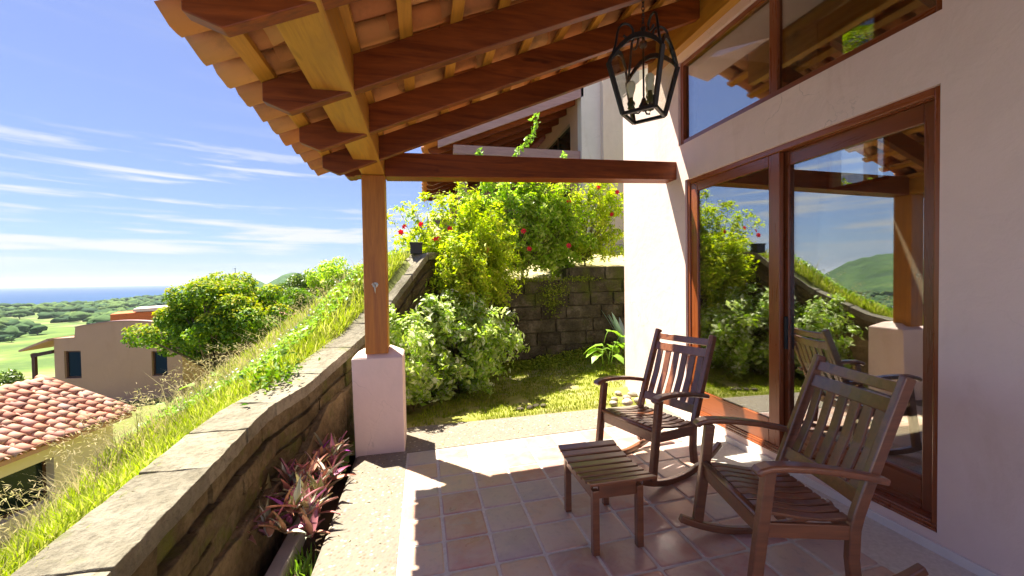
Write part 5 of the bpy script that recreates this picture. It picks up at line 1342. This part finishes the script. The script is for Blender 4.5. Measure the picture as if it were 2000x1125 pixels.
def cut_box(o, corners):
    """cut a box-shaped recess out of a wall mesh (result stored in the mesh)"""
    c = MB(); c.hexa([Vector(p_)-ORG[o.name] for p_ in corners]); me = c.mesh('cutter', M['dark_wood'])
    bm = bmesh.new(); bm.from_mesh(me); bmesh.ops.recalc_face_normals(bm, faces=bm.faces); bm.to_mesh(me); bm.free()
    co = bpy.data.objects.new('cutter', me); COL.objects.link(co); co.parent = o.parent
    md = o.modifiers.new('cut', 'BOOLEAN'); md.operation = 'DIFFERENCE'; md.object = co; md.solver = 'EXACT'
    dg = bpy.context.evaluated_depsgraph_get(); dg.update()
    nm = bpy.data.meshes.new_from_object(o.evaluated_get(dg)); o.modifiers.remove(md); o.data = nm
    bpy.data.objects.remove(co)
def recess_window(parent, wall, p, u, w_, h_, out, zc, depth=.16):
    u = Vector(u).normalized(); out = Vector(out).normalized(); q = Vector((p[0], p[1], zc)); Z = Vector((0, 0, 1))
    cs = lambda o_: [q+u*a+Z*b+out*o_ for a, b in ((-w_/2, -h_/2), (w_/2, -h_/2), (w_/2, h_/2), (-w_/2, h_/2))]
    A, B = cs(-depth), cs(.1)
    cut_box(wall, [A[0], A[1], B[1], B[0], A[3], A[2], B[2], B[3]])
    wall_window(parent, Vector((p[0], p[1], 0))-out*(depth-.03), u, w_-.004, h_-.004, out, zc, sill=False)
def wall_window(parent, p, u, w_, h_, out, zc, glass=M['dark_glass'], fr_=M['dark_wood'], sill=True):
    """window centred at p on a wall whose direction is u and outward normal out"""
    u = Vector(u).normalized(); out = Vector(out).normalized(); p = Vector((p[0], p[1], zc)); Z = Vector((0, 0, 1))
    f = MB(); t = .07
    def bx_(a, b, c, d, o0, o1):
        f.hexa([p+u*a+Z*c+out*o0, p+u*b+Z*c+out*o0, p+u*b+Z*c+out*o1, p+u*a+Z*c+out*o1, p+u*a+Z*d+out*o0, p+u*b+Z*d+out*o0, p+u*b+Z*d+out*o1, p+u*a+Z*d+out*o1])
    bx_(-w_/2, -w_/2+t, -h_/2, h_/2, -.02, .03); bx_(w_/2-t, w_/2, -h_/2, h_/2, -.02, .03)
    bx_(-w_/2+t, w_/2-t, -h_/2, -h_/2+t, -.02, .029); bx_(-w_/2+t, w_/2-t, h_/2-t, h_/2, -.02, .029)
    fo = f.build('window', fr_, parent)
    f = MB(); bx_ = None
    g = MB(); c = [p+u*a+Z*b+out*.008 for a, b in ((-w_/2+t, -h_/2+t), (w_/2-t, -h_/2+t), (w_/2-t, h_/2-t), (-w_/2+t, h_/2-t))]; g.add(c, [(0, 1, 2, 3)]); g.build('pane', glass, fo, fixn=False)
    if sill:
        s_ = MB(); q_ = [p+u*a+Z*(-h_/2-.06)+out*o_ for a, o_ in ((-w_/2-.06, 0), (w_/2+.06, 0), (w_/2+.06, .08), (-w_/2-.06, .08))]; s_.hexa(q_ + [v_+Z*.06 for v_ in q_]); s_.build('sill', M['pale'], fo)
    return fo
outw = -nl
recess_window(h1m, wlo, a0 - e*2.35, e, 1.5, 1.0, outw, -2.95, .25)
# arched ochre house
h2 = thing('ochre_house', 'ochre house with a rounded parapet, small dark windows and a lean-to porch on its left', 'house', (-14.0, 24.0, -5.0))
L0 = Vector((-16.45, 22.70, 0)); C0 = Vector((-10.95, 21.85, 0)); u = (C0-L0).normalized(); v = Vector((-u.y, u.x, 0)); LW = (C0-L0).length
prof = [(0, -5.6), (LW, -5.6), (LW, -.50)]
for k in range(13):
    t = k/12; s_ = LW*(.93-.76*t); prof.append((s_, -.36 + .42*math.sin(PI*(0.16+.70*t))))
prof += [(LW*.16, -.62), (0, -.66)]
fw_ = MB(); fw_.prism(prof, lambda q: tuple(L0+u*q[0]+Vector((0, 0, q[1]))), lambda q: tuple(L0+u*q[0]+v*.25+Vector((0, 0, q[1])))); fwo = fw_.build('front_wall', M['ochre'], h2)
sw = MB(); A_ = C0+v*.251; B_ = C0+v*7.5; sw.hexa([wv(A_-u*.25, -5.6), wv(A_, -5.6), wv(B_, -5.6), wv(B_-u*.25, -5.6), wv(A_-u*.25, -.55), wv(A_, -.55), wv(B_, -.55), wv(B_-u*.25, -.55)]); swo = sw.build('side_wall', M['ochre'], h2)
rfv = MB(); p0 = L0+v*.251+u*.1; p1 = C0+v*.251-u*.26; rfv.hexa([wv(p0, -1.3), wv(p1, -1.3), wv(p1+v*7, -1.3), wv(p0+v*7, -1.3), wv(p0, -.9), wv(p1, -.9), wv(p1+v*7, -.75), wv(p0+v*7, -.75)]); rfv.build('flat_roof', M['clay_red'], h2)
bwv = MB(); bwv.hexa([wv(L0+v*.252, -5.6), wv(L0+v*.252+u*.25, -5.6), wv(L0+v*7+u*.25, -5.6), wv(L0+v*7, -5.6), wv(L0+v*.252, -.66), wv(L0+v*.252+u*.25, -.66), wv(L0+v*7+u*.25, -.66), wv(L0+v*7, -.66)]); bwv.build('rear_side_wall', M['ochre'], h2)
cp_ = MB(); cp_.prism([(LW*.93-(LW*.76)*k/12, -.36+.42*math.sin(PI*(.16+.70*k/12))+.001) for k in range(13)] + [(LW*.93-(LW*.76)*k/12, -.36+.42*math.sin(PI*(.16+.70*k/12))+.05) for k in range(12, -1, -1)], lambda q: tuple(L0+u*q[0]-v*.03+Vector((0, 0, q[1]))), lambda q: tuple(L0+u*q[0]+v*.28+Vector((0, 0, q[1])))); cp_.build('coping', M['mauve_wood'], h2)
recess_window(h2, fwo, L0+u*.78, u, .72, 1.26, -v, -1.87); recess_window(h2, fwo, L0+u*4.55, u, .68, 1.14, -v, -1.92)
recess_window(h2, swo, C0+v*2.6, v, 1.1, 1.2, u, -1.85); recess_window(h2, swo, C0+v*5.2, v, 1.1, 1.2, u, -1.85)
pr = MB(); a_ = L0-u*.02; b_ = L0-u*1.25
pr.hexa([wv(b_-v*.25, -1.20), wv(a_-v*.25, -.74), wv(a_+v*5, -.74), wv(b_+v*5, -1.20), wv(b_-v*.25, -1.12), wv(a_-v*.25, -.63), wv(a_+v*5, -.63), wv(b_+v*5, -1.12)]); pr.build('porch_roof', M['clay_roof'], h2)
pr = MB(); a_ = L0-u*.03; b_ = L0-u*.95; pr.bar(a_+Vector((0, 0, -1.25)), b_+Vector((0, 0, -1.42)), .12, .16); pr.build('porch_beam', M['dark_wood'], h2)
pr = MB(); pr.bar(b_+u*.1+Vector((0, 0, -2.5)), b_+u*.1+Vector((0, 0, -1.3)), .13, .13, (0, 1, 0)); pr.build('porch_post', M['dark_wood'], h2)
pr = MB(); pr.hexa([wv(b_, -5.6), wv(a_, -5.6), wv(a_+v*.2, -5.6), wv(b_+v*.2, -5.6), wv(b_, -2.46), wv(a_, -2.46), wv(a_+v*.2, -2.46), wv(b_+v*.2, -2.46)]); pr.build('porch_parapet', M['ochre'], h2)
# houses behind
h3_ = thing('red_house', 'small orange red walled house with a pale flat roof edge behind the ochre house', 'house', (-18, 31, -5))
b = MB(); b.hexa([(-19.2,30.6,-6),(-16.6,31.9,-6),(-18.0,35,-6),(-20.6,33.6,-6),(-19.2,30.6,-.12),(-16.6,31.9,-.02),(-18.0,35,-.02),(-20.6,33.6,-.12)]); b.build('wall', M['clay_red'], h3_)
b = MB(); b.hexa([(-18.2,31.0,-.02),(-16.5,31.9,-.015),(-17.9,35,-.015),(-19.5,33.9,-.02),(-18.2,31.0,.16),(-16.5,31.9,.22),(-17.9,35,.22),(-19.5,33.9,.16)]); b.build('roof_edge', M['pale'], h3_)
h4 = thing('hill_house', 'small house with orange tiled roof half hidden beyond the round tree and slope grass', 'house', (-9.7, 33, -2))
b = MB(); b.hexa([(-11.2,32.6,-4),(-8.7,33.1,-4),(-9.3,36,-4),(-11.8,35.5,-4),(-11.2,32.6,-.75),(-8.7,33.1,-.75),(-9.3,36,-.75),(-11.8,35.5,-.75)]); b.build('wall', M['clay_red'], h4)
b = MB(); b.hexa([(-11.6,32.2,-.75),(-8.4,32.8,-.75),(-9.1,36.3,-.1),(-12.2,35.8,-.1),(-11.6,32.2,-.65),(-8.4,32.8,-.65),(-9.1,36.3,.35),(-12.2,35.8,.35)]); b.build('roof', M['clay_roof'], h4)
# ------------------------------------------------------------------ trees on the slope
cl = rnd_clumps((-8.25, 19.2, .45), (2.55, 2.3, 1.5), 95, .54, 1.0, 9, .45); cl = [(x, y, z - max(0, -8.6-x)*.42, r) for x, y, z, r in cl]
t = shrub('round_tree', 'broad round tree with dark green leaves and yellow tips in front of the ochre house', 'tree', (-8.5, 19.3, hill_h(-8.5, 19.3)), cl, 30000, .16, M['leaf_tree'], .16, 'trees on the slope', .5, .55, .35, .75, .6, mat_t=M['bark'], split=.5)
cl = cl
top = [c for c in cl if c[2] > .15 or c[0] < -9.8]
P, d = blob_points([(c[0], c[1], c[2]+.12) for c in top], [c[3]*1.02 for c in top], 11000, .7, .75); k_ = d[:, 2] > .05; P, d = P[k_], d[k_]
V, F = leaf_arrays(P, d*.6+np.array([[0, 0, .8]]), .155, .42, .22, .55); mesh_np('new_growth', V, F, M['leaf_tip'], t, 'stuff')
cl = rnd_clumps((-5.0, 25.5, 1.75), (1.9, 1.3, 1.0), 40, .45, 1.0, 14, .4)
shrub('slope_tree', 'pale green tree on the grassy slope just left of the timber post', 'tree', (-5.0, 25.5, hill_h(-5, 25.5)), cl, 7000, .17, M['leaf_hib2'], .09, 'trees on the slope', .5, .5, .35, .9, mat_t=M['bark'])
cl = rnd_clumps((-3.3, 26.5, 1.7), (1.3, 1.0, .75), 26, .4, 1.0, 15, .4)
shrub('slope_tree', 'low light green tree partly hidden behind the timber post', 'tree', (-3.3, 26.5, hill_h(-3.3, 26.5)), cl, 4000, .16, M['leaf_hib'], .07, 'trees on the slope', .5, .5, .35, .9, mat_t=M['bark'])
cl = rnd_clumps((-7.9, 29.5, 1.2), (2.0, 1.5, 1.0), 34, .5, 1.0, 16, .4)
shrub('slope_tree', 'yellow green bushy tree between the round tree and the pale tree', 'tree', (-7.9, 29.5, hill_h(-7.9, 29.5)), cl, 6000, .2, M['leaf_far'], .09, 'trees on the slope', .5, .5, .35, .9, mat_t=M['bark'])
cl = rnd_clumps((-5.9, 22.5, .8), (1.2, .9, .6), 20, .35, 1.0, 17, .4)
shrub('slope_tree', 'small dark green bush on the slope below the pale tree', 'bush', (-5.9, 22.5, hill_h(-5.9, 22.5)), cl, 4500, .13, M['leaf_tree'], .05, 'trees on the slope', .5, .5, .35, .9, mat_t=M['bark'])
cl = rnd_clumps((-19.5, 24.5, -3.6), (1.6, 1.4, 1.2), 22, .5, 1.0, 18, .4)
shrub('slope_bush', 'light green bush beside the lean-to porch of the ochre house', 'bush', (-19.0, 24.3, hill_h(-19, 24.3)), cl, 4500, .2, M['leaf_far'], .06, None, .5, .5, .35, .9, mat_t=M['bark'])

# ------------------------------------------------------------------ trees out on the plain
bm = bmesh.new(); bmesh.ops.create_icosphere(bm, subdivisions=2, radius=1.0)
IV = np.array([tuple(v.co) for v in bm.verts]); IF = np.array([[v.index for v in f.verts] for f in bm.faces]); bm.free()
def blob_tree(c, r, h, seed):
    rg = np.random.default_rng(seed); s = 1 + .28*np.sin(IV[:, 0]*rg.uniform(2, 5)+rg.uniform(0, 6))*np.sin(IV[:, 1]*rg.uniform(2, 5)+rg.uniform(0, 6)) + rg.normal(0, .17, len(IV))
    return IV*s[:, None]*np.array([r, r*rg.uniform(.8, 1.2), h]) + np.array(c), IF
arr = []; rg = np.random.default_rng(5); cnt = 0
while cnt < 3600:
    a = math.radians(rg.uniform(-74, -14)); r = 700*(2600/700)**rg.uniform(0, 1)
    if r > shore(a)-140: continue
    x, y = r*math.sin(a), r*math.cos(a)
    pr_ = noise.fractal(Vector((x*.0042, y*.0042, 7.3)), .6, 2.0, 3)
    if pr_ < (0.12 if r < 1000 else -0.06) and rg.uniform() > .035: continue
    rad = rg.uniform(4, 14); arr.append(blob_tree((x, y, valley_h(a, r)+rad*.35), rad, rad*.62, cnt)); cnt += 1
V, F = cat(arr); o = mesh_np('distant_wood', V, F, M['distant'], None, 'stuff'); tag(o, 'far-off woods and tree clumps spread over the green plain', 'wood')
iso = [(-36.9, 770, 8, 'lone round dark tree standing in the bright field'), (-37.9, 1150, 7, 'small dark tree near the left edge of the plain'), (-34.6, 1000, 7, 'dark bush tree right of the lone round tree on the plain'), (-38.4, 690, 4, 'small dark bush at the far left in the bright field'), (-33.4, 820, 6, 'low pale tree beyond the ochre house parapet'), (-36.2, 1300, 9, 'dark tree beyond the lone round tree')]
for i, (d_, r, rad, lab) in enumerate(iso):
    a = math.radians(d_); x, y = r*math.sin(a), r*math.cos(a); z0 = valley_h(a, r)
    t = thing('plain_tree', lab, 'tree', (x, y, z0), 0, 'single trees on the plain')
    tr = MB(); tr.tube([(x, y, z0-1), (x, y, z0+rad*.8)], rad*.08, 6); tr.build('trunk', M['bark'], t)
    parts_ = [blob_tree((x+rg.uniform(-.5, .5)*rad, y+rg.uniform(-.5, .5)*rad, z0+rad*(.8+rg.uniform(-.15, .25))), rad*.6, rad*.42, 900+i*9+q_) for q_ in range(6)]
    V, F = cat(parts_); mesh_np('crown', V, F, M['hills'], t)
tw = thing('hill_tower', 'thin pale tower standing on the far hill above the round tree', 'tower', (-957, 2417, 40))
b = MB(); b.prism([(3.2*math.cos(k*PI/4), 3.2*math.sin(k*PI/4)) for k in range(8)], lambda q: (-957+q[0], 2417+q[1], 35), lambda q: (-957+q[0]*.7, 2417+q[1]*.7, 74)); b.build('shaft', M['pale'], tw)
b = MB(); b.prism([(4.4*math.cos(k*PI/4), 4.4*math.sin(k*PI/4)) for k in range(8)], lambda q: (-957+q[0], 2417+q[1], 74), lambda q: (-957+q[0]*.8, 2417+q[1]*.8, 79)); b.build('gallery', M['pale'], tw)
# haze over the plain
hz = MB(); hz.box((-24000, -9000, -76.5), (24000, 30000, 190.0))
hm = bpy.data.materials.new('thin sea haze'); hm.use_nodes = True; hn = hm.node_tree.nodes; hn.remove(hn['Principled BSDF'])
pv = hn.new('ShaderNodeVolumePrincipled'); pv.inputs['Color'].default_value = (0.82, 0.90, 1.0, 1); pv.inputs['Density'].default_value = 0.000045
hm.node_tree.links.new(pv.outputs[0], hn['Material Output'].inputs['Volume'])
o = hz.build('haze', hm); tag(o, kind='stuff')
